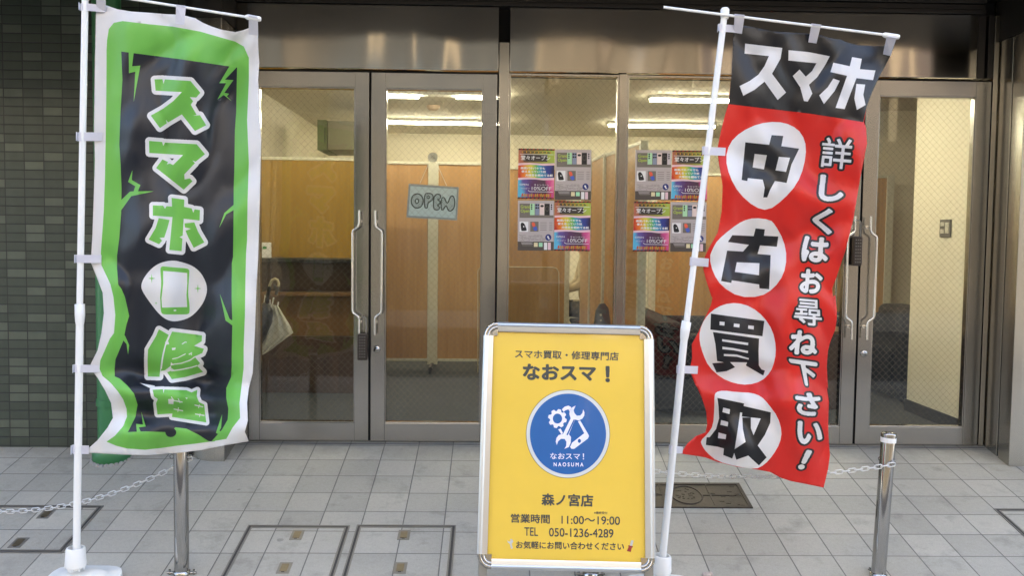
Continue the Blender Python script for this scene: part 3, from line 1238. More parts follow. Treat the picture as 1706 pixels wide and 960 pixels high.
# grey chair in front of the edge-on partition
cx_, cy_ = at(1000, 520, 1.35).x, 1.35
t = thing('office_chair', (cx_, cy_, 0), 'blue-grey chair with rounded back, only its top showing over the yellow sign', 'chair')
grey_pl = mat('blue_grey_plastic', (.10, .115, .14), .5)
tp = [at(x, y, cy_) for x, y in ((985, 620), (989, 545), (993, 518), (999, 507), (1008, 506), (1014, 514), (1018, 545), (1022, 620))]
mb = MB()
mb.prism([(q.x, q.z) for q in tp], lambda u, v: Vector((u, cy_, v)), lambda u, v: Vector((u, cy_ + .035, v)))
mb.build('backrest', grey_pl, t, .008)
for zz in (525, 534):
    q = at(1001, zz, cy_)
    s = MB()
    s.tube([(q.x, cy_ + .002, q.z), (q.x, cy_ - .006, q.z)], .008, 10)
    s.build('screw', MT['alu'], t)
zb = tp[0].z
mb = MB()
mb.box(cx_ - .2, cx_ + .2, cy_ + .03, cy_ + .42, .40, .45)
mb.build('seat', grey_pl, t, .02)
for sx in (-1, 1):
    for sy in (.06, .39):
        mb = MB()
        mb.tube([(cx_ + sx * .17, cy_ + sy, .40), (cx_ + sx * .19, cy_ + sy, .002)], .013, 8)
        mb.build('leg', MT['chrome'], t)
mb = MB()
mb.tube([(cx_, cy_ + .02, .42), (cx_, cy_ + .02, zb + .05)], .03, 8)
mb.build('back_support', MT['black'], t)


# ------------------------------------------------------------------ the seated person glimpsed between partitions
def person():
    X0, Y0 = at(985, 500, 3.62).x, 3.62
    pts = {'pel': (X0 + .02, Y0, .52), 'bel': (X0 + .0, Y0, .68), 'che': (X0 - .05, Y0, .90), 'nek': (X0 - .07, Y0, 1.08), 'hd0': (X0 - .11, Y0, 1.16), 'hd1': (X0 - .12, Y0, 1.27)}
    r = {'pel': .15, 'bel': .145, 'che': .15, 'nek': .06, 'hd0': .085, 'hd1': .09}
    E = [('pel', 'bel'), ('bel', 'che'), ('che', 'nek'), ('nek', 'hd0'), ('hd0', 'hd1')]
    for s, k in ((-1, 'a'), (1, 'b')):
        y = Y0 + s * .17
        for n, p, q in (('sh', (X0 - .05, y, 1.0), .075), ('el', (X0 - .12, y + s * .03, .76), .055), ('wr', (X0 - .30, y - s * .05, .70), .038),
                        ('hp', (X0 - .02, Y0 + s * .1, .51), .10), ('kn', (X0 - .42, Y0 + s * .11, .52), .072), ('an', (X0 - .40, Y0 + s * .11, .09), .045), ('to', (X0 - .54, Y0 + s * .12, .045), .04)):
            pts[n + k] = p
            r[n + k] = q
        E += [('che', 'sh' + k), ('sh' + k, 'el' + k), ('el' + k, 'wr' + k), ('pel', 'hp' + k), ('hp' + k, 'kn' + k), ('kn' + k, 'an' + k), ('an' + k, 'to' + k)]
        # hand: palm and five separate fingers
        w = Vector(pts['wr' + k])
        pts['pm' + k] = w + Vector((-.075, -s * .01, -.012))
        r['pm' + k] = .026
        E.append(('wr' + k, 'pm' + k))
        for f in range(5):
            off = (f - 1.5) * .018
            ln = (.055, .066, .07, .064, .05)[f]
            if f == 4:
                a = w + Vector((-.035, -s * .038, .0))
                b = a + Vector((-.04, -s * .018, -.012))
                base = 'wr' + k
            else:
                a = w + Vector((-.085, off * s, -.016))
                b = a + Vector((-ln, off * s * .25, -.028))
                base = 'pm' + k
            for n, p in (('f%da' % f, a), ('f%db' % f, b)):
                pts[n + k] = p
                r[n + k] = .0095
            E += [(base, 'f%da' % f + k), ('f%da' % f + k, 'f%db' % f + k)]
    names = list(pts)
    me = bpy.data.meshes.new('person')
    me.from_pydata([Vector(pts[n]) for n in names], [(names.index(a), names.index(b)) for a, b in E], [])
    o = bpy.data.objects.new('person', me)
    COL.objects.link(o)
    sk = o.modifiers.new('skin', 'SKIN')
    sk.use_smooth_shade = True
    for n, v in zip(names, me.skin_vertices[0].data):
        v.radius = (r[n], r[n])
    me.skin_vertices[0].data[names.index('pel')].use_root = True
    o.modifiers.new('sub', 'SUBSURF').levels = 1
    o.modifiers['sub'].render_levels = 1
    m2 = bpy.data.meshes.new_from_object(o.evaluated_get(bpy.context.evaluated_depsgraph_get()))
    m2.name = 'person'
    o.modifiers.clear()
    o.data = m2
    skin, top, pants, shoe = mat('skin', (.55, .33, .23), .55), mat('beige_jacket', (.47, .40, .27), .8, var=.25, vs=20), mat('black_trousers', (.012, .012, .014), .7), MT['black']
    m2.materials.clear()
    for m in (skin, top, pants, shoe):
        m2.materials.append(m)
    for p in m2.polygons:
        c = p.center
        if c.z > 1.07: i = 0
        elif c.z > .585 and c.x > X0 - .30: i = 1
        elif c.z > .585: i = 0
        elif c.z > .09: i = 2
        else: i = 3
        p.material_index = i
    tag(o, 'seated person in a beige jacket and black trousers between the wood partitions', 'person')
    # hair and face
    hx, hz = X0 - .12, 1.235
    mb = MB()
    mb.lathe([(.098, -.02), (.108, .03), (.10, .07), (.07, .105), (0, .12)], Matrix.Translation((hx + .018, Y0, hz)), 20)
    h = mb.build('hair', MT['black'], o)
    f = MB()
    for s in (-1, 1):
        f.lathe([(0, .006), (.008, .003), (.010, 0)], Matrix.Translation((hx - .092, Y0 + s * .032, hz - .015)) @ Matrix.Rotation(R(-90), 4, 'Y'), 10)
    f.build('eyes', MT['black'], o)
    f = MB()
    f.tube([(hx - .085, Y0, hz - .01), (hx - .112, Y0, hz - .05)], [.006, .014], 8)
    f.build('nose', skin, o)
    # stool under the person
    t = thing('stool', (X0, Y0, 0), 'dark stool under the seated person in the beige jacket', 'stool')
    mb = MB()
    mb.box(X0 - .2, X0 + .2, Y0 - .2, Y0 + .2, .36, .405)
    mb.build('seat', MT['navy_seat'], t, .015)
    for sx in (-1, 1):
        for sy in (-1, 1):
            mb = MB()
            mb.tube([(X0 + sx * .16, Y0 + sy * .16, .36), (X0 + sx * .17, Y0 + sy * .17, .002)], .014, 8)
            mb.build('leg', MT['alu'], t)


person()

# ------------------------------------------------------------------ umbrellas inside, left
UY = .55


def U(x, y, d=0):
    return at(425 + x / 5.333, 440 + y / 5.333, UY + d)


t = thing('umbrella', U(100, 400), 'folded black umbrella with a pale crook handle behind the leftmost door', 'umbrella')
mb = MB()
mb.tube([U(204, 200), U(211, 172), U(198, 142), U(175, 132), U(150, 145), U(134, 175), U(125, 205)], .0085, 10)
mb.build('crook', mat('pale_handle', (.55, .47, .28), .4), t)
mb = MB()
mb.tube([U(126, 200), U(95, 370)], .012, 10)
mb.tube([U(165, 185), U(195, 230), U(185, 275)], [.008, .014, .010], 8)
mb.build('shaft', MT['black'], t)
mb = MB()
mb.tube([U(100, 350), U(84, 400), U(70, 500), U(40, 620), U(-10, 800)], [.018, .055, .062, .045, .02], 14)
mb.build('canopy', MT['black'], t)
t = thing('umbrella', U(180, 500, .06), 'clear white plastic umbrella hanging half open beside the black one', 'umbrella')
vinyl = mat('milky_vinyl', (.80, .77, .64), .3, var=.25, vs=30, bmp=.6, bs=40)
prof_l = [(120, 350), (104, 430), (110, 490), (60, 600), (40, 700), (-30, 860)]
prof_r = [(205, 372), (240, 430), (275, 490), (310, 545), (340, 612), (120, 780)]
_nt = vinyl.node_tree
_tr = _nt.nodes.new('ShaderNodeBsdfTransparent')
_mx = _nt.nodes.new('ShaderNodeMixShader')
_mx.inputs[0].default_value = .3
_nt.links.new(_nt.nodes['Principled BSDF'].outputs[0], _mx.inputs[1])
_nt.links.new(_tr.outputs[0], _mx.inputs[2])
_nt.links.new(_mx.outputs[0], _nt.nodes['Material Output'].inputs['Surface'])
vs, fs, nn = [], [], 42
for (lx, ly), (rx, ry) in zip(prof_l, prof_r):
    for j in range(nn):
        a = 2 * math.pi * j / nn
        u = .5 + .5 * math.cos(a)
        pl = 1 + .38 * math.cos(a * 9)
        vs.append(U(lx + (rx - lx) * u, ly + (ry - ly) * u, .06 + .05 * math.sin(a) * pl))
for i in range(len(prof_l) - 1):
    for j in range(nn):
        fs.append((i * nn + j, i * nn + (j + 1) % nn, (i + 1) * nn + (j + 1) % nn, (i + 1) * nn + j))
mb = MB()
mb.add(vs, fs, 0, True)
mb.build('canopy', vinyl, t)
for x, y, x2, y2 in ((165, 300, 150, 370), (207, 338, 195, 400), (132, 318, 135, 370), (90, 280, 80, 350), (50, 300, 45, 350)):
    s = MB()
    s.tube([U(x, y, .05), U(x2, y2, .06)], [.005, .0035], 8)
    s.build('rib_tip', MT['white_plastic'], t)
t = thing('umbrella_stand', (U(20, 900).x - .1, UY, 0), 'umbrella stand mostly hidden behind the left door jamb', 'umbrella stand')
x = U(-10, 900).x
mb = MB()
for z in (.03, .42):
    mb.tube([(x - .32, UY - .1, z), (x - .02, UY - .1, z), (x - .02, UY + .16, z), (x - .32, UY + .16, z)], .008, 8, closed=True)
mb.build('frame', MT['chrome'], t)
mb = MB()
mb.box(x - .33, x - .01, UY - .11, UY + .17, .004, .02)
mb.build('tray', MT['black'], t, .003)
for dx in (-.32, -.02):
    for dy in (-.1, .16):
        mb = MB()
        mb.tube([(x + dx, UY + dy, .02), (x + dx, UY + dy, .42)], .008, 8)
        mb.build('leg', MT['chrome'], t)

# ------------------------------------------------------------------ green pipe
pc = at(183, 600, -.24)
PX, PY, PR = pc.x, -.225, .073
t = thing('drain_pipe', (PX, PY, gz(PY)), 'green painted drainpipe standing against the tiled wall behind the green banner', 'pipe')
mb = MB()
mb.tube([(PX, PY, gz(PY)), (PX, PY, 2.598)], PR, 28)
mb.build('pipe', MT['green_pipe'], t)
mb = MB()
zc = at(183, 666, PY).z
mb.tube([(PX, PY, zc - .03), (PX, PY, zc + .006)], PR + .006, 28)
mb.box(PX + .05, PX + PR + .02, PY - .05, PY - .02, zc - .012, zc + .012)
mb.build('coupling', MT['green_pipe'], t, .002)
mb = MB()
g0 = gz(PY)
mb.lathe([(PR + .001, .075), (PR + .022, .065), (PR + .030, .03), (PR + .030, -.02), (PR, -.03)], Matrix.Translation((PX, PY, g0)), 28)
mb.build('foot_collar', MT['green_pipe'], t)
mb = MB()
for i in range(26):
    a = 2 * math.pi * i / 26
    rr = PR + .024 + random.uniform(-.004, .010)
    mb.lathe([(0, .012), (.012, .008), (.018, -.01)], Matrix.Translation((PX + rr * math.cos(a), PY + rr * math.sin(a), gz(PY + rr * math.sin(a)) + .001)) @ Matrix.Rotation(random.random(), 4, 'Z'), 7, 0, False)
mb.build('mortar_bed', MT['concrete'], t)

# ------------------------------------------------------------------ covers in the paving
CG = 'paver-filled access covers'
UPN = Vector((0, -SLOPE, 1)).normalized()


def G(x, y, h=0.0):
    return Vector((x, y, SLOPE * min(y, 0))) + UPN * h


def gbox(mb, x0, x1, y0, y1, h0, h1, mi=0):
    c = [G(x, y, h) for h in (h0, h1) for y in (y0, y1) for x in (x0, x1)]
    mb.add(c, [(0, 2, 3, 1), (4, 5, 7, 6), (0, 1, 5, 4), (2, 6, 7, 3), (0, 4, 6, 2), (1, 3, 7, 5)], mi)


def cover(x0, x1, y0, y1, label, plates):
    t = thing('access_cover', G((x0 + x1) / 2, (y0 + y1) / 2), label, 'access cover', CG)
    mb = MB()
    gbox(mb, x0 + .024, x1 - .024, y0 + .024, y1 - .024, -.01, .0022)
    mb.build('inlay', MT['paver'], t)
    mb = MB()
    for a, b in ((.0, .006), (.017, .024)):
        gbox(mb, x0 + a, x1 - a, y0 + a, y0 + b, -.01, .0045)
        gbox(mb, x0 + a, x1 - a, y1 - b, y1 - a, -.01, .0045)
        gbox(mb, x0 + a, x0 + b, y0 + b, y1 - b, -.01, .0045)
        gbox(mb, x1 - b, x1 - a, y0 + b, y1 - b, -.01, .0045)
    for q in ((x0 + .006, x1 - .006, y0 + .006, y0 + .017), (x0 + .006, x1 - .006, y1 - .017, y1 - .006), (x0 + .006, x0 + .017, y0 + .017, y1 - .017), (x1 - .017, x1 - .006, y0 + .017, y1 - .017)):
        gbox(mb, *q, -.012, .002, 1)
    mb.build('frame', [MT['strip'], MT['grout']], t)
    for (px, py) in plates:
        c = gp(px, py)
        mb = MB()
        gbox(mb, c.x - .028, c.x + .028, c.y - .042, c.y + .042, -.004, .0042, 0)
        gbox(mb, c.x - .016, c.x + .016, c.y - .028, c.y + .028, .0043, .0062, 1)
        gbox(mb, c.x - .007, c.x + .007, c.y - .034, c.y - .029, .0043, .0052, 2)
        mb.build('lifting_plate', [MT['strip'], MT['brass'], MT['black']], t)


a, b = gp(413.8, 876.5), gp(583.6, 876.5)
cover(a.x, b.x, a.y - .62, a.y, 'paver-filled access cover nearer the left bollard, in the front middle', [(495, 893), (474, 948)])
a2, b2 = gp(595, 876), gp(760, 876)
cover(a2.x, b2.x, a2.y - .62, a2.y, 'paver-filled access cover just left of the yellow sign', [(673, 893), (667, 948)])
c0, c1, c2 = gp(8, 843), gp(173, 844), gp(105, 923)
cover(c1.x - .56, c1.x, c2.y, c1.y, 'paver-filled access cover beside the white pole of the green banner', [(77, 858), (31, 906)])
d0 = gp(1655, 849)
cover(d0.x, d0.x + .55, d0.y - .6, d0.y, 'paver-filled access cover cut by the right edge, below the steel column', [])
# cast-iron cover
k0, k1 = gp(1231, 807), gp(1256, 848)
kc = gp(1143, 825)
hw = k0.x - kc.x
t = thing('drain_cover', G(kc.x, kc.y), 'dark cast-iron cover with a round boss, in the paving beside the sign', 'drain cover')
mb = MB()
gbox(mb, kc.x - hw, k0.x, k1.y, k0.y, -.02, .002)
mb.build('plate', MT['iron'], t)
mb = MB()
yy0, yy1 = k1.y, k0.y
for q in ((kc.x - hw, k0.x, yy0, yy0 + .018), (kc.x - hw, k0.x, yy1 - .018, yy1), (kc.x - hw, kc.x - hw + .018, yy0 + .018, yy1 - .018), (k0.x - .018, k0.x, yy0 + .018, yy1 - .018)):
    gbox(mb, *q, .0, .007)
ym = (yy0 + yy1) / 2
for q in ((kc.x + .085, k0.x - .05, ym - .004, ym + .004), (kc.x - hw + .05, kc.x - .085, ym - .004, ym + .004), (kc.x + .12, kc.x + .128, yy0 + .02, yy1 - .02), (kc.x - .128, kc.x - .12, yy0 + .02, yy1 - .02)):
    gbox(mb, *q, .0, .006)
gbox(mb, k0.x - .035, k0.x - .028, ym - .012, ym + .012, .0062, .0075, 1)
rng = [G(kc.x + .078 * math.cos(2 * math.pi * i / 36), ym + (yy1 - yy0) * .36 * math.sin(2 * math.pi * i / 36), .004) for i in range(36)]
mb.tube(rng, .004, 8, closed=True)
rr2 = random.Random(8)
for i in range(26):
    a, q = rr2.uniform(0, 6.28), rr2.uniform(.01, .062)
    x_, y_ = kc.x + q * math.cos(a), ym + q * 1.2 * math.sin(a)
    gbox(mb, x_ - rr2.uniform(.003, .010), x_ + .005, y_ - rr2.uniform(.002, .007), y_ + .003, .001, .0045)
for i in range(14):
    for sx in (-1, 1):
        x_, y_ = kc.x + sx * rr2.uniform(.14, hw - .04), rr2.uniform(yy0 + .03, yy1 - .03)
        gbox(mb, x_ - .012, x_ + .012, y_ - .004, y_ + .004, .001, .0042)
mb.build('relief', [MT['iron'], MT['black']], t)

# ------------------------------------------------------------------ bollards and chains
BG = 'steel bollards in front of the shop'
lb = gp(303, 958)
rb = gp(1463, 962)


def bollard(base, top, label):
    base, top = Vector(base), Vector(top)
    ax = (top - base).normalized()
    Hh = (top - base).length
    T = Matrix.Translation(base) @ ax.to_track_quat('Z', 'Y').to_matrix().to_4x4()
    t = thing('bollard', base, label, 'bollard', BG)
    mb = MB()
    mb.lathe([(.0305, 0), (.0305, Hh - .012), (.0285, Hh - .004)], T, 32)
    mb.build('post', MT['chrome'], t)
    mb = MB()
    mb.lathe([(.0318, Hh - .040), (.0322, Hh - .038), (.0322, Hh - .021), (.0318, Hh - .019)], T, 32)
    mb.build('reflective_band', MT['white_plastic'], t)
    mb = MB()
    mb.lathe([(.0316, Hh - .014), (.0320, Hh - .004), (.029, Hh + .002), (.020, Hh + .002), (.018, Hh - .003), (.008, Hh - .003), (.007, Hh + .002), (0, Hh + .003)], T, 32)
    mb.build('cap', MT['chrome'], t)
    mb = MB()
    mb.lathe([(.036, .0), (.036, .016), (.031, .02)], T, 28)
    for s in (-1, 1):
        mb.tube([T @ Vector((s * .03, 0, .008)), T @ Vector((s * .062, 0, .008))], .005, 8)
        mb.tube([T @ Vector((s * .052, 0, -.004)), T @ Vector((s * .052, 0, .022))], .005, 8)
    mb.build('base_lock', MT['chrome'], t)
    for s in (-1, 1):
        mb = MB()
        c = T @ Vector((s * .038, 0, Hh - .122))
        mb.tube([c + Vector((.009 * math.cos(q), 0, .009 * math.sin(q))) for q in [2 * math.pi * i / 12 for i in range(12)]], .0025, 6, closed=True)
        mb.build('chain_eye', MT['chrome'], t)
    return T, Hh


rt = at(1481, 722, rb.y + .01)
HH = (rt - rb).length
Tr, _ = bollard(rb, rt, 'leaning steel bollard with a white band on the right, in front of the far door')
Tl, _ = bollard(lb, lb + Vector((0, 0, HH)), 'steel bollard standing under the lower edge of the green banner')
mbx = at(985, 900, rb.y).x
mbase = Vector((mbx, rb.y, SLOPE * rb.y))
Tm, _ = bollard(mbase, mbase + Vector((0, 0, HH)), 'steel bollard hidden behind the yellow sign')
fbase = Vector((2 * gp(2, 900).x * (lb.y + 5.03) / (gp(2, 900).y + 5.03) - lb.x, lb.y, SLOPE * lb.y))
Tf, _ = bollard(fbase, fbase + Vector((0, 0, HH)), 'steel bollard outside the left edge holding the left chain')


def chain(p0, p1, sag, label):
    n0 = 240
    pts = []
    for i in range(n0 + 1):
        u = i / n0
        q = p0.lerp(p1, u)
        q.z -= sag * 4 * u * (1 - u)
        pts.append(q)
    pitch = .0268
    mb = MB()
    acc, k = 0, 0
    last = pts[0]
    a, b, r = .0180, .0094, .0026
    base = []
    for i in range(20):
        ang = 2 * math.pi * i / 20
        cx = (a - b) * (1 if math.cos(ang) > 0 else -1)
        base.append(Vector((cx + b * math.cos(ang), b * math.sin(ang), 0)))
    for i in range(1, len(pts)):
        d = (pts[i] - last).length
        if d >= pitch:
            t = (pts[i] - last).normalized()
            mid = (pts[i] + last) / 2
            z = Vector((0, 0, 1))
            s = t.cross(z).normalized()
            n = s.cross(t)
            if k % 2:
                s, n = n, s
            th = R(12)
            s2 = s * math.cos(th) + n * math.sin(th)
            mb.tube([mid + t * v.x + s2 * v.y for v in base], r, 6, closed=True)
            last = pts[i]
            k += 1
    o = mb.build('chain', MT['zinc'])
    return tag(o, label, 'chain', 'chains between the bollards')


def eye(T, s):
    return T @ Vector((s * .045, 0, HH - .126))


e0, e1 = eye(Tm, 1), eye(Tr, -1)
lowz = at(1235, 793, rb.y).z
chain(e0, e1, (e0.z + e1.z) / 2 - lowz, 'sagging steel chain running behind the red banner to the right bollard')
e0, e1 = eye(Tf, 1), eye(Tl, -1)
lowz = at(5, 853, lb.y).z
chain(e0, e1, (e0.z + e1.z) / 2 - lowz, 'sagging steel chain running left from under the green banner')

# ------------------------------------------------------------------ cloth banners
FB = {'white': fabric('white_polyester', (.87, .86, .86), .3), 'green': fabric('green_print', (.20, .58, .10)), 'navy': fabric('navy_print', (.011, .014, .022), .1),
      'red': fabric('red_print', (.76, .024, .016)), 'black': fabric('black_print', (.007, .007, .009), .05), 'tab': fabric('white_tab', (.78, .77, .83), .3)}


def in_loops(P, loops):
    """even-odd test of many points against a set of loops"""
    c = np.zeros(len(P), bool)
    x, y = P[:, 0], P[:, 1]
    for l in loops:
        A_ = np.array(l)
        lo, hi = A_.min(0), A_.max(0)
        idx = np.where((x >= lo[0] - 1) & (x <= hi[0] + 1) & (y >= lo[1]) & (y <= hi[1]))[0]
        if not len(idx):
            continue
        px, py = x[idx], y[idx]
        k = np.zeros(len(idx), bool)
        for (x0, y0), (x1, y1) in zip(l, l[1:] + l[:1]):
            if y0 == y1:
                continue
            h = (y0 > py) != (y1 > py)
            k ^= h & (px < x0 + (py - y0) / (y1 - y0) * (x1 - x0))
        c[idx] ^= k
    return c


def cloth(layers, depth, step, name, parent, mats):
    """layers: (list of shapes, material index, level), printed one over another on a single sheet.
    The first layer is the outline of the cloth itself."""
    from mathutils.geometry import delaunay_2d_cdt
    layers = sorted(layers, key=lambda q: q[2])
    pts, edges = [], []
    for shapes, mi, lev in layers:
        for sh in shapes:
            for l in sh:
                l = densify(l, 6)
                o = len(pts)
                pts += l
                edges += [(o + i, o + (i + 1) % len(l)) for i in range(len(l))]
    outl = layers[0][0][0][0]
    xs, ys = [p[0] for p in outl], [p[1] for p in outl]
    gx, gy = np.meshgrid(np.arange(min(xs), max(xs), step), np.arange(min(ys), max(ys), step))
    gx = gx + (np.arange(gx.shape[0]) % 2)[:, None] * step * .5
    Gp = np.stack([gx.ravel(), gy.ravel()], 1)
    Gp = Gp[in_loops(Gp, [outl])]
    pts += [tuple(p) for p in Gp]
    V, E_, F_, *_r = delaunay_2d_cdt([Vector(p) for p in pts], edges, [], 0, 1e-4)
    V = np.array([tuple(v) for v in V])
    F_ = [tuple(f) for f in F_]
    cen = np.array([V[list(f)].mean(0) for f in F_])
    mi_ = np.full(len(F_), -1)
    mi_[in_loops(cen, [outl])] = layers[0][1]
    base = mi_ >= 0
    for shapes, mi, lev in layers[1:]:
        for sh in shapes:
            mi_[in_loops(cen, sh) & base] = mi
    D = [depth(px, py) for px, py in V]
    n = len(V)
    co = [at(V[i][0], V[i][1], D[i]) for i in range(n)] + [at(V[i][0], V[i][1], D[i] + .0018) for i in range(n)]
    fs, ms = [], []
    for f, m in zip(F_, mi_):
        if m < 0:
            continue
        a, b, c = (co[i] for i in f)
        if (b - a).cross(c - a).y > 0:
            f = f[::-1]
        fs.append(f)
        ms.append(int(m))
        fs.append(tuple(i + n for i in f[::-1]))
        ms.append(int(m))
    cnt = {}
    for f in fs[::2]:
        for i in range(3):
            e = (f[i], f[(i + 1) % 3])
            cnt[e] = cnt.get(e, 0) + 1
    for (i, j) in [e for e in cnt if (e[1], e[0]) not in cnt]:
        fs.append((j, i, i + n, j + n))
        ms.append(layers[0][1])
    used = sorted(set(i for f in fs for i in f))
    remap = {v: k for k, v in enumerate(used)}
    me = bpy.data.meshes.new(name)
    me.from_pydata([co[i] for i in used], [], [tuple(remap[i] for i in f) for f in fs])
    for m in mats:
        me.materials.append(m)
    me.polygons.foreach_set('material_index', ms)
    me.polygons.foreach_set('use_smooth', [len(f) == 3 for f in fs])
    o = bpy.data.objects.new(name, me)
    COL.objects.link(o)
    o.parent = parent
    bpy.context.view_layer.update()
    o.matrix_parent_inverse = parent.matrix_world.inverted()
    return o


def densify(p, step):
    out = []
    for a, b in zip(p, p[1:] + p[:1]):
        n = max(1, int(math.hypot(b[0] - a[0], b[1] - a[1]) / step))
        out += [(a[0] + (b[0] - a[0]) * i / n, a[1] + (b[1] - a[1]) * i / n) for i in range(n)]
    return out


def tab(parent, quad, Yc, r, dep, vert=False, th=.0012):
    """loop of webbing: two plies from the cloth that close round the pole or bar.
    quad px TL TR BR BL; the loop end is the left edge (or the top edge when vert)"""
    mb = MB()
    tl_, tr_, br_, bl_ = quad
    for s_ in (-1, 1):
        def Y(x, y, loop):
            return Yc + s_ * (r + .0015) if loop else dep(x, y) + (-.0022 if s_ < 0 else .0036)
        lp = (True, True, False, False) if vert else (True, False, False, True)
        q = [at(p[0], p[1], Y(p[0], p[1], k)) for p, k in zip(quad, lp)]
        qb = [v + Vector((0, s_ * th, 0)) for v in q]
        mb.add(q + qb, [(0, 1, 2, 3), (7, 6, 5, 4), (0, 4, 5, 1), (1, 5, 6, 2), (2, 6, 7, 3), (3, 7, 4, 0)])
    a, b = (tl_, tr_) if vert else (tl_, bl_)
    n = 8
    vs = []
    for e in (a, b):
        for i in range(n + 1):
            w = math.pi * i / n
            o = at(e[0], e[1], Yc)
            out = Vector((0, 0, 1)) if vert else Vector((-1, 0, 0))
            vs.append(o + Vector((0, -1, 0)) * (r + .0020) * math.cos(w) + out * (r * .55) * math.sin(w))
    mb.add(vs, [(i, i + 1, n + 2 + i, n + 1 + i) for i in range(n)], 0, True)
    return mb.build('tab', FB['tab'], parent)


def pole_parts(t, top_px, bot_px, Y, joint, sock, r_up=.0128, r_lo=.0150, mark=None):
    a, b = at(*top_px, Y), at(*bot_px, Y)
    j0, j1 = at(*joint[0], Y), at(*joint[1], Y)
    mb = MB()
    mb.tube([a, j1], r_up, 20)
    mb.tube([j0, b], r_lo, 20)
    mb.build('pole', MT['white_pole'], t)
    ax = (a - b).normalized()
    mb = MB()
    mb.tube([j1 - ax * .002, j1 + ax * .02, j0 + ax * .04, j0 + ax * .012, j0], [r_lo + .004, r_lo + .004, r_lo + .0055, r_lo + .0035, r_up + .003][::-1] if False else [r_lo + .0025, r_lo + .0045, r_lo + .0045, r_up + .0045, r_up + .002][:5], 20)
    mb.build('joint_collar', MT['white_plastic'], t)
    return a, b, ax


def water_base(t, b, ax, Y, sock):
    gx = b.x
    g = Vector((gx, Y, SLOPE * Y))
    T = Matrix.Translation(g) @ Vector((0, -SLOPE, 1)).normalized().to_track_quat('Z', 'Y').to_matrix().to_4x4()
    mb = MB()
    s = .150
    prof = []
    for i in range(40):
        a = 2 * math.pi * i / 40
        c, sn = math.cos(a), math.sin(a)
        k = s / (abs(c) ** 5 + abs(sn) ** 5) ** (1 / 5)
        prof.append((c * k, sn * k))
    rings = [(.94, .003), (1, .010), (1, .034), (.97, .036), (.72, .037), (.68, .048), (.58, .062), (.42, .073), (.22, .077)]
    vs, fs = [], []
    for k, z in rings:
        vs += [T @ Vector((x * k, y * k, z)) for x, y in prof]
    for i in range(len(rings) - 1):
        for j in range(40):
            fs.append((i * 40 + j, i * 40 + (j + 1) % 40, (i + 1) * 40 + (j + 1) % 40, (i + 1) * 40 + j))
    mb.add(vs, fs, 0, True)
    mb.add(vs[:40], [tuple(reversed(range(40)))])
    mb.add(vs[-40:], [tuple(range(40))])
    mb.build('water_base', MT['white_plastic'], t)
    top, mid = at(*sock[0], Y), at(*sock[1], Y)
    low = g + Vector((0, 0, .10))
    mb = MB()
    mb.tube([mid, low], .031, 24)
    for i in range(8):
        a = 2 * math.pi * i / 8
        o_ = Vector((math.cos(a), math.sin(a), 0)) * .031
        mb.tube([mid + o_, low + o_], .004, 6)
    mb.build('socket', MT['white_plastic'], t)
    mb = MB()
    axs = (top - mid).normalized()
    mb.tube([mid - axs * .002, mid + axs * .004, top - axs * .006, top], [.0405, .042, .0375, .035], 26, cap=False)
    mb.tube([top, top - axs * .03], [.029, .029], 26, cap=False)
    # rim
    mb.tube([top - axs * .001, top], [.035, .029], 26, cap=False)
    mb.build('clamp_ring', MT['white_plastic'], t)


# ---- left banner
A = crop(100, 0, 2.4)
B = crop(100, 380, 2.4)
C1 = crop(180, 60, 4.8)
C2 = crop(180, 230, 4.8)
C3 = crop(180, 420, 5.335)
C4 = crop(150, 560, 4.362)
YL = -1.45
out_l = [(160, 9), (176, 8), (196, 15), (219, 18.6), (248, 20.6), (273, 22.7), (294, 23.7), (309, 25.8), (325, 29.7), (338, 37.4), (353, 43.8), (369, 49), (392, 53), (405, 50), (415, 46),
         (429.5, 42), (430, 75), (432, 104), (430, 133), (432, 167), (435, 233), (433, 333), (431, 400), (430, 434), (427, 484), (425, 547), (423, 588), (421, 622), (414.6, 647), (411.7, 672), (413, 701), (408, 720), (414.6, 736),
         (375, 742.5), (333, 751), (287.5, 756), (246, 759), (204, 758), (148, 755), (148, 747), (162.5, 734), (179, 713), (188, 697), (185, 672), (175, 651), (162.5, 630), (152, 616), (151, 607), (162.5, 584), (169, 555), (173, 522),
         (171, 488), (160, 459), (151, 437), (152, 424), (154, 390), (156, 330), (158, 267), (156.5, 208), (158, 108)]
green_l = A([(186, 200), (188, 160), (195, 115), (215, 90), (250, 83), (350, 95), (450, 105), (560, 125), (640, 148), (700, 165), (735, 185), (755, 230), (755, 320), (748, 480), (755, 650), (750, 800), (748, 960)]) + \
    [(410, 422), (409, 463), (408, 526), (406, 580), (406, 613), (402, 647), (399, 672), (400, 697), (387.5, 713), (377, 732), (349.5, 736.5), (324, 740), (296.7, 743), (269, 747), (241.7, 750), (212, 748), (193.6, 743.4), (177.5, 736.5),
     (191, 727), (205, 711), (211.4, 695), (210.8, 681.5), (205, 665.5), (196, 652), (184, 638), (170.6, 626.5), (166, 615), (167, 601), (175, 583), (183, 564.6), (190, 555), (192, 525), (189, 495), (184, 474), (179, 463), (169, 442), (168, 422), (171, 380), (173, 350), (175, 292), (177, 167), (177.5, 110)]
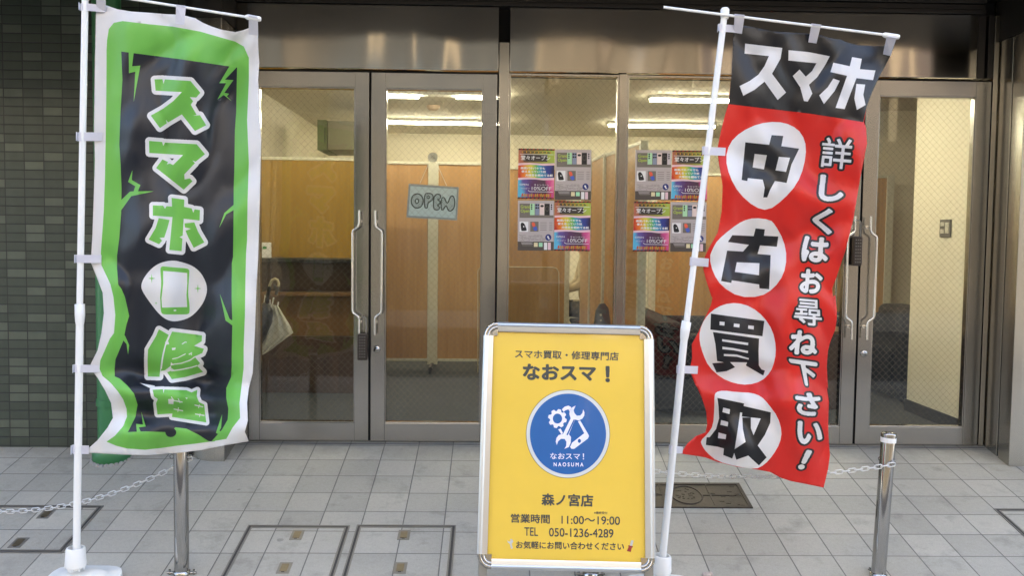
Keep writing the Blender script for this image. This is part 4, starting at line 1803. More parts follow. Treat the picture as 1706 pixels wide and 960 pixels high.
navy_l = [(202, 85.4)] + [(299, 98), (395, 112)] + C1([(1025, 600), (1015, 750), (1012, 940)]) + C2([(1010, 250), (1005, 400), (1003, 700), (1000, 950)]) + C3([(1100, 100), (1098, 400), (1105, 640), (1098, 950)]) + \
    C4([(1030, 200), (1025, 300), (990, 380), (990, 450), (1005, 530), (1000, 610), (960, 680), (890, 770), (860, 765), (790, 720), (700, 675), (620, 665), (600, 690), (545, 700), (400, 695), (275, 700),
        (330, 590), (345, 500), (320, 420), (270, 360), (215, 310), (180, 295), (178, 240), (185, 170), (240, 40)]) + C3([(165, 640), (188, 570), (150, 400), (120, 330), (90, 290), (80, 150), (80, 30)]) + \
    C2([(90, 800), (105, 600), (108, 400), (100, 200), (90, 50)]) + C1([(100, 600), (115, 350)])
bolts = [C1([(165, 126), (205, 133), (192, 240), (258, 235), (205, 525), (218, 283), (168, 295)]), C1([(972, 238), (1028, 249), (935, 347), (1003, 350), (930, 452), (968, 460), (950, 480), (990, 520), (925, 470), (875, 505), (945, 375), (890, 375)]),
         C2([(100, 500), (175, 428), (205, 425), (218, 385), (160, 350), (195, 255), (190, 335), (258, 375), (240, 425), (365, 425), (185, 465), (100, 585)]), C2([(1010, 528), (930, 600), (888, 720), (945, 610), (1010, 573)]),
         C3([(993, 370), (1080, 595), (1108, 612), (1108, 655), (1045, 610)]), C3([(128, 778), (148, 738), (188, 830), (178, 915), (165, 820)]), C4([(340, 698), (335, 640), (385, 645), (372, 550), (405, 660), (355, 665), (368, 698)]),
         C4([(880, 770), (930, 715), (915, 705), (960, 570), (952, 670), (940, 690), (957, 700), (905, 768)])]
su = C1([(372, 345), (435, 343), (443, 380), (455, 345), (660, 358), (738, 452), (705, 490), (655, 487), (680, 520), (662, 548), (708, 628), (680, 635), (735, 632), (785, 712), (695, 758), (590, 625), (480, 690), (463, 668), (470, 697), (415, 735), (342, 635), (440, 580), (520, 520), (590, 447), (380, 435)])
ma = C2([(328, 22), (432, 30), (442, 62), (455, 35), (708, 48), (775, 128), (700, 188), (675, 178), (695, 200), (610, 290), (612, 330), (655, 322), (675, 345), (605, 412), (385, 238), (435, 170), (480, 190), (470, 210), (495, 203), (520, 215), (600, 135), (330, 118)])
ho = [C2([(358, 538), (440, 540), (455, 565), (468, 545), (512, 548), (508, 478), (610, 492), (608, 550), (668, 562), (682, 598), (692, 570), (735, 575), (732, 660), (605, 645), (597, 780), (572, 792), (595, 805), (588, 905), (490, 895), (515, 632), (358, 620)]),
      C2([(405, 640), (492, 655), (475, 720), (450, 795), (412, 798), (432, 820), (408, 850), (325, 812), (380, 720)]), C2([(612, 682), (690, 675), (720, 750), (770, 835), (685, 878), (640, 790), (620, 742), (662, 725), (615, 715)])]
circ_l = smooth_loop(C3([(575, 72), (660, 90), (760, 125), (840, 200), (888, 320), (860, 430), (800, 520), (720, 590), (600, 622), (520, 605), (450, 550), (380, 460), (310, 360), (290, 300), (320, 225), (390, 140), (470, 92)]))
phone = smooth_loop(C3([(480, 128), (500, 128), (600, 138), (700, 145), (722, 158), (722, 190), (716, 280), (712, 380), (722, 450), (726, 520), (720, 550), (690, 556), (600, 556), (500, 556), (478, 548), (468, 520), (465, 430), (462, 400), (474, 280), (466, 180), (466, 140)]), 1)
screen_p = C3([(490, 168), (600, 176), (703, 187), (704, 280), (697, 380), (703, 490), (480, 495), (475, 415), (490, 280)])
shu1 = C3([(452, 688), (540, 738), (512, 800), (485, 900), (470, 985)]) + C4([(505, 298), (420, 295), (418, 180), (421, 100), (480, 0)])
shu2 = C3([(570, 708), (835, 742), (832, 795), (765, 835), (852, 862)]) + C4([(815, 125), (760, 150), (800, 200), (778, 218), (822, 262), (690, 300), (595, 315), (560, 265), (585, 255), (590, 215), (545, 250), (515, 255), (545, 80)])
ri1 = C4([(455, 392), (530, 388), (534, 418), (540, 390), (700, 395), (738, 412), (780, 392), (775, 440), (792, 482), (830, 500), (835, 550), (845, 630), (595, 590), (598, 565), (490, 572), (480, 490), (492, 460), (465, 440)])
cracks = [stroke(C4(p), w) for p, w in (([(597, 168), (640, 158), (695, 130)], 1.6), ([(590, 208), (660, 200), (725, 178), (765, 150)], 1.8), ([(590, 255), (660, 245), (735, 230), (778, 216)], 2.0), ([(718, 135), (740, 122), (735, 140)], 2),
                                        ([(715, 180), (738, 172)], 1.5), ([(668, 60), (690, 45), (702, 47)], 1.5), ([(606, 470), (672, 482)], 1.9), ([(640, 455), (655, 488)], 1.3), ([(608, 532), (676, 546)], 1.9), ([(643, 520), (638, 552)], 1.3),
                                        ([(760, 503), (822, 517)], 1.8), ([(795, 498), (788, 525)], 1.2), ([(763, 568), (832, 580)], 1.8), ([(800, 565), (795, 588)], 1.2), ([(590, 442), (600, 458)], 1.5), ([(518, 240), (530, 150), (548, 70), (575, 10)], 1.8))] + \
         [C4([(594, 88), (622, 84), (620, 100), (597, 104)]), C4([(568, 460), (608, 458), (606, 498), (570, 494)]), C4([(545, 45), (570, 42), (575, 60), (550, 65)]), C4([(692, 448), (708, 450), (704, 462)]), C4([(585, 215), (610, 212), (588, 190)]), C4([(583, 255), (615, 250), (590, 232)])]
w_shapes = []
for shp, r in (([[su]], 6.6), ([[ma]], 6.6), ([[h] for h in ho], 6.2), ([[shu1], [shu2]], 6.2), ([[ri1]], 5.2)):
    w_shapes.append(grow(shp, r))
tail = C4([(362, 343), (470, 362), (470, 385), (430, 378)])
green_top = [[su], [ma]] + [[h] for h in ho] + [[shu1], [shu2], [ri1], [phone]] + [[star4(*C3([(388, 235)])[0], 5.8, 8)], [star4(*C3([(798, 325)])[0], 6, 7.5)], [star4(*C3([(427, 455)])[0], 2.3, 3.4)]]


def dep_l(px, py):
    t = (px - 150) / 280
    v = py / 760
    e = min(1, max(0, (px - 150) / 60))
    y = YL + e * ((.018 + .020 * v) * math.sin(6.283 * (1.25 * t + .55 * v) + .6) + (.011 + .010 * v) * math.sin(6.283 * (2.7 * t - 1.1 * v) + 1.7))
    q = px * .86 + py * .34
    r_ = -px * .34 + py * .86
    y += e * (.046 * noise.noise(Vector((q / 70, r_ / 150, 3.1))) + .020 * noise.noise(Vector((q / 34, r_ / 95, 7.7))) * (1 - abs(noise.noise(Vector((px / 90, py / 90, 1.2))))))
    y += e * .018 * (1 - math.sqrt(noise.noise(Vector((px / 88, py / 120, 5.5))) ** 2 + .004) * 2) ** 3
    # sideways pulls from the lower tabs
    for ty, s, w in ((608, .034, 22), (645, -.032, 20), (690, .024, 20), (725, -.028, 20), (432, .020, 20), (470, -.018, 22), (228, .010, 18)):
        c = ty + (px - 150) * (.14 if ty < 660 else -.03)
        y += s * e * math.exp(-((py - c) / w) ** 2) * (1 if ty > 560 else math.exp(-t * 2.2))
    # fold under the top right corner, sags between the top tabs
    d = (px - 385) * .75 + (py - 85) * .66
    y += .022 * math.exp(-(d / 12) ** 2) * math.exp(-((px - 390) ** 2 + (py - 85) ** 2) / 2600)
    d = (px - 300) * .55 + (py - 70) * .84
    y += .016 * math.exp(-(d / 17) ** 2) * math.exp(-((px - 280) ** 2 + (py - 75) ** 2) / 6000)
    return y


bl = gp(128, 990)
t = thing('banner', (at(128, 945, YL).x, YL, SLOPE * YL), 'green, white and navy cloth banner on a white pole with spiky lettering and a phone', 'banner')
lay = [([[densify(out_l, 10)]], 0, 0), ([[densify(green_l, 10)]], 1, 1), ([[densify(navy_l, 10)]], 2, 2), ([[b] for b in bolts] + [[ell(284.5, 722, 9, 7.5, 16)]], 1, 3),
       (w_shapes + [[circ_l], [tail]], 0, 3), (green_top, 1, 4), ([[screen_p], [smooth_loop(C3([(578, 520), (595, 510), (612, 518), (595, 530)]), 1)]] + [[c] for c in cracks], 0, 5)]
lay[3] = ([[b] for b in bolts], 1, 3)
lay.append(([[ell(284.5, 721, 9.2, 8, 16)]], 2, 3))
cloth(lay, dep_l, 5, 'cloth', t, [FB['white'], FB['green'], FB['navy']])
pa, pb, pax = pole_parts(t, (142, -14), (127.5, 925), YL - .012, ((133, 541), (132.8, 515)), None)
water_base(t, pb, pax, YL - .012, ((126, 913), (126, 943)))
mb = MB()
mb.tube([at(118, -18, YL - .03), at(433, 31.5, YL - .03)], .0052, 12)
mb.build('crossbar', MT['white_pole'], t)
mb = MB()
mb.tube([at(409, 27.5, YL - .03), at(412, 28, YL - .03), at(432, 31.3, YL - .03), at(434.5, 31.7, YL - .03)], [.007, .0105, .0105, .008], 14)
mb.build('crossbar_cap', MT['white_plastic'], t)
for q in ([(135, 4.5), (176, 8), (176, 20), (135, 16.5)], [(160, -16), (176, -14), (176, 19), (161, 17)], [(293.5, 8.5), (309.5, 10.5), (307, 41), (292.5, 39.5)], [(414.5, 26), (429.5, 29), (430, 59), (414.5, 57)]):
    if q[0][0] < 150:
        tab(t, q, YL - .012, .0128, dep_l)
    else:
        tab(t, q, YL - .03, .0052 if q[0][0] < 400 else .0105, dep_l, True)
for q in ([(131, 220), (171, 220.5), (170, 234.8), (131, 234.5)], [(128, 424.5), (169, 425), (169, 438.5), (128, 438)], [(125, 608), (166, 608.5), (166, 621), (125, 621)], [(122, 742.5), (148, 743), (148, 757), (122, 757)]):
    tab(t, q, YL - .012, .0140, dep_l)

# ---- right banner
D1 = crop(1180, 20, 4.8)
D2 = crop(1170, 190, 3.0968)
D3 = crop(1130, 480, 5.333)
D4 = crop(1110, 640, 5.053)
YR = -1.50
out_r = D1([(200, 165), (285, 105), (370, 122), (500, 150), (640, 160), (800, 172), (900, 185), (1000, 212), (1060, 218), (1100, 238), (1200, 262), (1300, 268), (1400, 272), (1490, 268), (1455, 350), (1430, 400), (1370, 510), (1310, 640), (1265, 760), (1245, 880)]) + \
    D2([(845, 70), (850, 150), (815, 330), (780, 540), (740, 700), (690, 850), (670, 900), (675, 945)]) + D3([(1395, 60), (1408, 200), (1408, 280), (1395, 370), (1350, 480), (1330, 560), (1320, 700), (1330, 900)]) + \
    D4([(1350, 20), (1370, 150), (1362, 350), (1370, 500), (1378, 600), (1362, 720), (1325, 875), (1180, 845), (1050, 820), (960, 790), (880, 745), (760, 722), (600, 700), (420, 655), (330, 620), (240, 605), (120, 588), (180, 500), (250, 440), (330, 410), (345, 340), (335, 230), (300, 120), (260, 30)]) + \
    D3([(150, 860), (105, 740), (110, 690), (122, 620), (120, 500), (180, 390), (240, 260), (290, 150), (305, 80)]) + D2([(50, 950), (20, 860), (5, 800), (8, 750), (30, 700), (80, 610), (100, 500), (105, 370), (85, 250), (78, 180), (95, 90), (115, 10)]) + D1([(160, 740), (185, 500), (195, 300)])
blk_r = D1([(200, 165), (285, 105), (370, 122), (500, 150), (640, 160), (800, 172), (900, 185), (1000, 212), (1060, 218), (1100, 238), (1200, 262), (1300, 268), (1400, 272), (1490, 268), (1455, 350), (1430, 400), (1370, 510), (1310, 640), (1265, 760), (1240, 880), (1000, 840), (800, 810), (500, 775), (162, 735), (185, 500), (195, 300)])
# the black band slightly inside the edge so both share the hem
su2 = D1([(295, 250), (592, 285), (578, 370), (510, 492), (622, 642), (555, 702), (450, 555), (370, 620), (280, 668), (250, 590), (330, 550), (400, 500), (450, 430), (485, 350), (290, 330)])
ma2 = D1([(642, 303), (800, 318), (972, 352), (930, 430), (870, 520), (805, 580), (832, 650), (795, 715), (765, 710), (735, 600), (675, 510), (730, 458), (780, 515), (830, 470), (865, 408), (640, 385)])
ho2 = [D1([(1150, 358), (1228, 372), (1212, 455), (1337, 465), (1318, 543), (1185, 527), (1090, 775), (1018, 765), (1110, 508), (977, 478), (1000, 403), (1132, 432)]), D1([(1000, 530), (1052, 548), (1010, 630), (925, 735), (887, 665), (955, 600)]), D1([(1185, 573), (1255, 578), (1240, 660), (1258, 742), (1188, 782), (1168, 690)])]
circ_r = [smooth_loop(D2([(385, 37), (460, 55), (515, 100), (538, 170), (525, 270), (490, 360), (420, 440), (340, 499), (270, 480), (190, 410), (140, 320), (120, 230), (140, 150), (200, 90), (290, 48)]), 1),
          smooth_loop(D2([(270, 535), (350, 545), (375, 570), (420, 650), (437, 740), (420, 830), (370, 900), (300, 944), (190, 945), (100, 890), (55, 820), (36, 740), (56, 690), (80, 650), (150, 590), (210, 550)]), 1),
          smooth_loop(D3([(525, 130), (650, 168), (760, 255), (840, 380), (869, 520), (860, 640), (820, 750), (740, 830), (620, 864), (500, 850), (380, 800), (270, 700), (220, 590), (188, 480), (190, 380), (230, 280), (300, 200), (400, 145)]), 1),
          smooth_loop(D4([(420, 68), (480, 55), (600, 70), (720, 75), (800, 105), (860, 170), (940, 280), (974, 400), (957, 500), (900, 600), (830, 680), (750, 722), (600, 698), (430, 653), (340, 580), (300, 520), (288, 480), (350, 420), (395, 350), (405, 200), (405, 100)]), 1)]
naka = [D2([(358, 108), (418, 112), (408, 165), (500, 178), (460, 260), (435, 355), (375, 345), (350, 390), (335, 430), (315, 430), (322, 380), (312, 338), (235, 330), (232, 345), (203, 340), (222, 145), (345, 158)]), D2([(270, 205), (333, 212), (318, 285), (260, 275)]), D2([(395, 220), (453, 225), (432, 298), (378, 290)])]
ko = [D2([(275, 590), (323, 595), (318, 628), (392, 632), (385, 685), (298, 678), (285, 722), (353, 728), (345, 905), (295, 900), (293, 880), (152, 858), (150, 872), (97, 862), (128, 705), (210, 710), (240, 675), (132, 660), (155, 625), (265, 630)]), D2([(178, 765), (295, 770), (292, 832), (168, 815)])]
kai = [[D3([(290, 228), (765, 293), (748, 430), (285, 370)]), D3([(368, 298), (412, 303), (410, 335), (366, 330)]), D3([(495, 315), (545, 322), (543, 352), (492, 345)]), D3([(622, 332), (672, 338), (670, 370), (620, 362)])],
       [D3([(308, 392), (718, 450), (714, 560), (716, 690), (740, 725), (770, 735), (755, 780), (600, 690), (612, 662), (460, 660), (505, 705), (430, 740), (340, 752), (302, 670), (405, 662), (345, 650), (330, 500)]),
        D3([(390, 455), (622, 488), (620, 510), (390, 475)]), D3([(392, 522), (490, 535), (620, 560), (618, 580), (490, 554), (392, 545)]), D3([(405, 587), (520, 592), (628, 625), (625, 638), (520, 612), (405, 605)])]]
tori = [D4([(430, 118), (655, 165), (652, 187), (880, 240), (875, 330), (830, 430), (770, 520), (845, 620), (780, 688), (690, 605), (590, 640), (572, 582), (555, 630), (480, 600), (485, 545), (430, 530), (333, 515), (340, 450), (365, 450), (420, 380), (445, 290), (440, 190)]),
        D4([(480, 200), (537, 215), (532, 255), (472, 238)]), D4([(462, 305), (522, 322), (517, 360), (455, 345)]), D4([(440, 410), (505, 428), (500, 467), (435, 458)]),
        D4([(622, 240), (640, 243), (636, 275), (795, 292), (735, 433), (712, 375), (712, 283), (640, 284), (645, 380), (668, 490), (575, 552), (600, 400)])]
col_txt = [('詳', D2([(612, 105), (795, 120), (775, 300), (590, 285)])), ('し', D2([(598, 298), (745, 310), (740, 470), (583, 455)])), ('く', D2([(562, 468), (690, 480), (680, 635), (548, 622)])), ('は', D2([(512, 615), (672, 630), (655, 785), (495, 768)])),
           ('お', D2([(502, 785), (635, 798), (622, 945), (490, 930)])), ('尋', D3([(1035, 72), (1285, 92), (1300, 365), (995, 335)])), ('ね', D3([(990, 350), (1260, 372), (1250, 630), (955, 600)])), ('下', D3([(950, 605), (1260, 650), (1235, 900), (1060, 880)])),
           ('さ', D4([(1060, 45), (1325, 70), (1300, 295), (1080, 275)])), ('い', D4([(1090, 290), (1335, 310), (1330, 530), (1075, 525)])), ('！', D4([(1170, 535), (1260, 555), (1165, 745), (1075, 725)]))]
wt, bt = [], []
for ch, q in col_txt:
    bo = (.018, .085) if ch in '詳尋' else (.042, .115)
    lo = text_loops(ch, bo)
    wt.append(to_quad(lo[0], q))
    bt.append(to_quad(lo[1], q))


def dep_r(px, py):
    pole = 1207 - 104 * (py - 25) / 910
    t = (px - pole) / 250
    v = py / 800
    e = min(1, max(0, (px - pole) / 60))
    y = YR + .05 * t * v + e * ((.020 + .024 * v) * math.sin(6.283 * (1.1 * t + .75 * v) + 2.4) + (.011 + .010 * v) * math.sin(6.283 * (2.3 * t - 1.4 * v) + .5))
    q = px * .80 - py * .42
    r_ = px * .42 + py * .80
    y += e * (.046 * noise.noise(Vector((q / 66, r_ / 140, 9.1))) + .020 * noise.noise(Vector((q / 32, r_ / 90, 1.7))))
    y += e * .018 * (1 - math.sqrt(noise.noise(Vector((px / 84, py / 110, 2.5))) ** 2 + .004) * 2) ** 3
    for ty, s, w, k in ((250, .020, 18, .25), (285, -.016, 20, .3), (450, .026, 20, -.35), (490, -.02, 20, -.3), (612, .036, 22, .12), (655, -.032, 20, .12), (745, .024, 18, .25)):
        c = ty + (px - pole) * k
        y += s * e * math.exp(-((py - c) / w) ** 2) * math.exp(-max(0, t) * 1.2)
    y += .03 * math.exp(-((px - 1478) / 30) ** 2) * math.exp(-((py - 110) / 60) ** 2)
    d = (px - 1400) * .62 + (py - 90) * .78
    y += .018 * math.exp(-(d / 16) ** 2) * math.exp(-((px - 1390) ** 2 + (py - 95) ** 2) / 5000)
    return y


t = thing('banner', (at(1103, 945, YR).x, YR, SLOPE * YR), 'red cloth banner with a black top, four white discs and a slanting white pole', 'banner')
lay = [([[densify(out_r, 10)]], 2, 0), ([[densify(blk_r, 10)]], 1, 1), ([[su2], [ma2]] + [[h] for h in ho2] + [[c] for c in circ_r], 0, 2), ([naka, ko] + kai + [tori] + bt, 1, 3), (wt, 0, 4)]
cloth(lay, dep_r, 5, 'cloth', t, [FB['white'], FB['black'], FB['red']])
pa, pb, pax = pole_parts(t, (1207.5, 20), (1102, 950), YR - .012, ((1139.5, 567), (1143, 544)), None)
water_base(t, pb, pax, YR - .012, ((1103.5, 926), (1101.5, 953)))
mb = MB()
q0, q1 = at(1207.8, 12.5, YR - .012), at(1207.4, 31, YR - .012)
mb.tube([q0, q0.lerp(q1, .15), q0.lerp(q1, .7), q1], [.012, .0175, .0175, .0145], 18)
mb.build('top_cap', MT['white_plastic'], t)
mb = MB()
mb.tube([at(1105.5, 11.5, YR - .03), at(1497, 60.5, YR - .03)], .0052, 12)
mb.build('crossbar', MT['white_pole'], t)
mb = MB()
mb.tube([at(1471, 57.5, YR - .03), at(1474, 58, YR - .03), at(1495, 61, YR - .03), at(1498, 61.5, YR - .03)], [.007, .0105, .0105, .008], 14)
mb.build('crossbar_cap', MT['white_plastic'], t)
for q in ([(1199, 40), (1229, 41.5), (1227, 54), (1198, 52)], [(1224, 24), (1240.5, 26), (1236, 56), (1222, 54)], [(1352, 40), (1367.5, 42), (1360, 72), (1346.5, 70)], [(1477, 62), (1493, 64), (1483.5, 93), (1471, 90)]):
    if q[0][0] < 1210:
        tab(t, q, YR - .012, .0128, dep_r)
    else:
        tab(t, q, YR - .03, .0052 if q[0][0] < 1400 else .0105, dep_r, True)
for q in ([(1173, 244), (1209, 246), (1208, 259.5), (1173, 258)], [(1153, 428.5), (1181, 431), (1180, 445), (1152, 442.5)], [(1130.5, 609.5), (1163, 610.5), (1162, 623.5), (1130, 622)], [(1118, 742.5), (1138, 745), (1137, 756), (1117, 756)]):
    tab(t, q, YR - .012, .0140, dep_r)

# ------------------------------------------------------------------ yellow sign stand
cf = CAMROT @ Vector((0, 0, -1))


def atd(px, py, depth):
    d = ray(px, py)
    return CAMLOC + d * (depth / d.dot(cf))


tl, tr = atd(806.5, 538, 3.34), atd(1087, 544, 3.34)
blc, brc = atd(797, 947, 3.165), atd(1091.5, 955, 3.165)
ctr = (tl + tr + blc + brc) / 4
RX = ((tr - tl) + (brc - blc)).normalized()
UPV = ((tl - blc) + (tr - brc))
UPV = (UPV - RX * UPV.dot(RX)).normalized()
NB = RX.cross(UPV)          # towards the viewer
if NB.y > 0:
    NB = -NB
SW = ((tr - tl).length + (brc - blc).length) / 4
SH = ((tl - blc).length + (tr - brc).length) / 4


def BP(u, v, h=0.0):
    return ctr + RX * u + UPV * v + NB * h


def bpx(px, py, h=0.0):
    return onp(px, py, ctr + NB * h, NB)


low_mid = BP(0, -SH)
t = thing('sign_stand', (low_mid.x, low_mid.y, gz(low_mid.y)), 'yellow poster in a silver A-frame stand on the paving in the centre', 'sign')
alu2 = mat('silver_aluminium', (.62, .63, .64), .28, .85, var=.04)
CR, FW = .050, .034


def snap(mb, p0, p1, inward):
    """snap-frame bar: rounded outer lip, flat sloping face"""
    ax = (p1 - p0).normalized()
    prof = [(0, -.012), (-.004, -.004), (-.003, .004), (.003, .010), (.009, .0115), (.013, .009), (.0145, .0075), (FW - .004, .0055), (FW, .0045), (FW, .0005), (FW, -.012)]
    a = [p0 + inward * u + NB * h for u, h in prof]
    b = [p1 + inward * u + NB * h for u, h in prof]
    k = len(prof)
    mb.add(a + b, [(i, (i + 1) % k, k + (i + 1) % k, k + i) for i in range(k)], 0, False)
    mb.add(a, [tuple(range(k))])
    mb.add(b, [tuple(reversed(range(k)))])


for p0, p1, inw in ((BP(-SW + CR, SH), BP(SW - CR, SH), -UPV), (BP(-SW + CR, -SH), BP(SW - CR, -SH), UPV), (BP(-SW, -SH + CR), BP(-SW, SH - CR), RX), (BP(SW, -SH + CR), BP(SW, SH - CR), -RX)):
    mb = MB()
    snap(mb, p0, p1, inw)
    mb.build('frame_bar', alu2, t)
for sx in (-1, 1):
    for sy in (-1, 1):
        mb = MB()
        c = BP(sx * (SW - CR), sy * (SH - CR))
        for rr, r, h in ((CR - .006, .0085, .002), (CR - .018, .007, .004)):
            mb.tube([c + RX * sx * rr * math.cos(a) + UPV * sy * rr * math.sin(a) + NB * h for a in [R(90) * i / 10 for i in range(11)]], r, 10)
        fan = [c] + [c + (RX * sx * math.cos(a) + UPV * sy * math.sin(a)) * (CR - .014) for a in [R(90) * i / 8 for i in range(9)]]
        mb.prism([((q - c).dot(RX), (q - c).dot(UPV)) for q in fan], lambda u, v: c + RX * u + UPV * v - NB * .010, lambda u, v: c + RX * u + UPV * v + NB * .001)
        mb.build('corner_cap', MT['chrome'], t)
yel = mat('yellow_poster', (.78, .52, .065), .22, var=.05, vs=5, bmp=.3, bs=5, bd=.008, coat=.5)
mb = MB()
mb.box(-SW + FW - .004, SW - FW + .004, -SH + FW - .004, SH - FW + .004, -.009, -.004, 0, Matrix((RX.to_4d(), UPV.to_4d(), NB.to_4d(), (0, 0, 0, 1))).transposed() if False else None)
mb.v = [tuple(BP(x, y, z)) for x, y, z in mb.v]
blue = mat('blue_print', (.006, .105, .345), .25, var=.08, coat=.4)
ltg = mat('ring_grey', (.62, .64, .62), .3, var=.03)
edge = mat('ring_dark_edge', (.25, .20, .06), .4)  # thin dark printed edge round the ring
red = mat('red_icon', (.30, .03, .025), .4)
lil = mat('icon_white', (.76, .76, .86), .35, var=.02)
silver = mat('icon_grey', (.50, .50, .46), .4)
BM = [yel, MT['ink'], blue, ltg, edge, red, lil, silver]
pf = lambda lev: (lambda x, y: bpx(x, y, -.0038 + .0006 * lev))


def btext(s, q, bold, mi=1, lev=1):
    mb.flat(to_quad(text_loops(s, (bold,))[0], q), pf(lev), mi)


btext('スマホ買取・修理専門店', [(858, 582.5), (1031, 587), (1030.5, 601.5), (858, 597)], .022)
btext('なおスマ', [(871, 606), (993, 609), (993, 635.5), (871, 633.5)], .045)
btext('！', [(1008.5, 610), (1016, 610.3), (1016, 637.5), (1008.5, 637)], .045)
for rx, ry, mi, lev in ((70.2, 74, 4, 1), (69.2, 73, 3, 2), (63.4, 67.3, 2, 3)):
    mb.flat([ell(946.3, 723.6, rx, ry, 72)], pf(lev), mi)
IC = crop(860, 640, 5.644)
gear = []
for i in range(40):
    a = 2 * math.pi * i / 40 - .08
    r_ = 90 if (i % 5) in (1, 2, 3) else 72
    gear.append((388 + r_ * math.cos(a) * .98, 327 + r_ * math.sin(a)))
mb.flat([IC(gear), IC(ell(388, 327, 44, 47, 28))], pf(4), 6)
mb.flat([IC([(430, 240), (455, 215), (490, 205), (515, 218), (525, 250), (505, 262), (490, 240), (462, 250), (445, 265)])], pf(4), 6)
mb.flat([IC([(558, 205), (540, 250), (548, 275), (570, 300), (602, 298), (622, 275), (630, 240), (642, 270), (640, 300), (622, 328), (590, 345), (550, 335), (495, 475), (515, 500), (512, 555), (495, 595), (452, 612), (470, 585), (472, 545), (455, 518), (420, 518), (395, 540), (382, 576),
             (372, 545), (378, 510), (400, 482), (440, 472), (512, 325), (500, 285), (505, 245), (525, 222)]), IC([(540, 335), (551, 338), (485, 485), (472, 480)])], pf(4), 6)
mb.flat([IC([(395, 430), (418, 420), (440, 465), (425, 475)])], pf(4), 6)
mb.flat([IC([(580, 352), (602, 345), (672, 465), (685, 490), (675, 515), (545, 612), (520, 612), (507, 595), (525, 555), (640, 465)]), IC(ell(594, 537, 15, 19, 20))], pf(4), 6)
btext('なおスマ', IC([(320, 650), (600, 655), (600, 712), (320, 708)]), .012, 6, 4)
btext('！', IC([(626, 655), (638, 655), (638, 712), (626, 712)]), .012, 6, 4)
btext('N A O S U M A', IC([(352, 740), (632, 742), (632, 779), (352, 777)]), .03, 6, 4)
btext('森ノ宮店', [(902, 822.5), (988.5, 824.5), (988.5, 845.5), (902, 843)], .035)
btext('営業時間', [(851, 856.5), (916, 858), (916, 873.5), (851, 871.5)], .03)
btext('11:00〜19:00', [(935.4, 860), (1033, 861.5), (1033, 875.5), (935.4, 873.5)], .018)
btext('※最終受付', [(989.7, 852.8), (1012, 853.2), (1012, 857.6), (989.7, 857.3)], .02)
btext('TEL', [(873.5, 879.3), (896.4, 879.8), (896.4, 894), (873.5, 893.3)], .018)
btext('050-1236-4289', [(914.7, 880.3), (1022, 882.5), (1022, 897), (914.7, 894.7)], .018)
btext('お気軽にお問い合わせください', [(859.7, 902), (1039.6, 905), (1039.6, 918), (859.7, 915)], .026)
W1 = crop(780, 740, 4.364)
mb.flat([W1([(285, 700), (292, 712), (305, 712), (308, 698), (300, 694), (318, 694), (328, 712), (316, 728), (325, 762), (312, 765), (302, 728), (288, 718)])], pf(1), 7)
mb.flat([W1([(1185, 702), (1203, 706), (1192, 745), (1176, 741)])], pf(1), 7)
mb.flat([W1([(1166, 738), (1198, 746), (1196, 756), (1190, 755), (1182, 788), (1153, 780), (1168, 750), (1162, 746)])], pf(1), 5)
# creases in the clear cover
mb.build('poster_panel', BM, t)
mb = MB()
mb.box(-SW + .022, SW - .022, -SH + .022, SH - .022, -.016, -.0125)
mb.v = [tuple(BP(x, y, z)) for x, y, z in mb.v]
mb.build('back_board', mat('back_board_grey', (.16, .16, .165), .6), t)
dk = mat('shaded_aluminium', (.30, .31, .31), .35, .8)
for s in (-1, 1):
    foot = BP(s * (SW - .018), -SH + .02, -.02)
    d = -UPV
    tt = (foot.z - gz(foot.y + d.y * .3)) / -d.z
    for _ in range(4):
        e = foot + d * tt
        tt += (e.z - gz(e.y)) / -d.z
    e = foot + d * tt
    mb = MB()
    Tm_ = Matrix((RX, UPV, NB)).transposed().to_4x4()
    mb.box(-.017, .017, -tt, SH * 1.6, -.012, .0, 0, Matrix.Translation(foot) @ Tm_)
    mb.build('leg', dk, t, .002)
    top = BP(s * (SW - .018), SH - .06, -.035)
    gy = top.y + .62
    mb = MB()
    mb.tube([top, (top.x, gy, gz(gy) + .006)], .010, 10)
    mb.build('rear_leg', dk, t)
mb = MB()
a_, b_ = BP(-SW + .018, SH - .06, -.035), BP(SW - .018, SH - .06, -.035)
mb.tube([a_, b_], .008, 10)
mb.build('hinge_rod', dk, t)

# ------------------------------------------------------------------ open sign inside the door
OY = .050
O6 = crop(640, 240, 6)
cup = at(721, 262, .030)
t = thing('open_sign', cup, 'small pale hand-drawn board reading OPEN hung from a suction cup on the glass', 'sign')


def on(lev):
    return lambda x, y: at(x, y, OY - .0005 - .0007 * lev)


oq = O6([(245, 395), (748, 430), (730, 765), (222, 735)])
mb = MB()
mb.prism(oq, lambda x, y: at(x, y, OY), lambda x, y: at(x, y, OY + .004), 0)
iq = O6([(262, 418), (728, 450), (712, 742), (243, 714)])
mb.flat([iq], on(1), 1)
ltrs = [[O6(ell(330, 568, 60, 72, 24)), O6(ell(328, 570, 17, 23, 16))], [O6(smooth_loop([(402, 500), (440, 490), (485, 500), (492, 545), (468, 572), (438, 585), (434, 640), (402, 640)], 2)), O6(ell(440, 530, 13, 12, 12))],
        [O6(smooth_loop([(497, 512), (545, 497), (566, 515), (562, 545), (528, 555), (562, 570), (558, 600), (528, 612), (555, 625), (550, 655), (515, 660), (490, 640)], 2))],
        [O6(smooth_loop([(570, 545), (600, 525), (632, 610), (662, 518), (692, 515), (710, 580), (698, 645), (665, 672), (640, 665), (618, 605), (592, 662), (568, 655)], 2))]]
hat = []
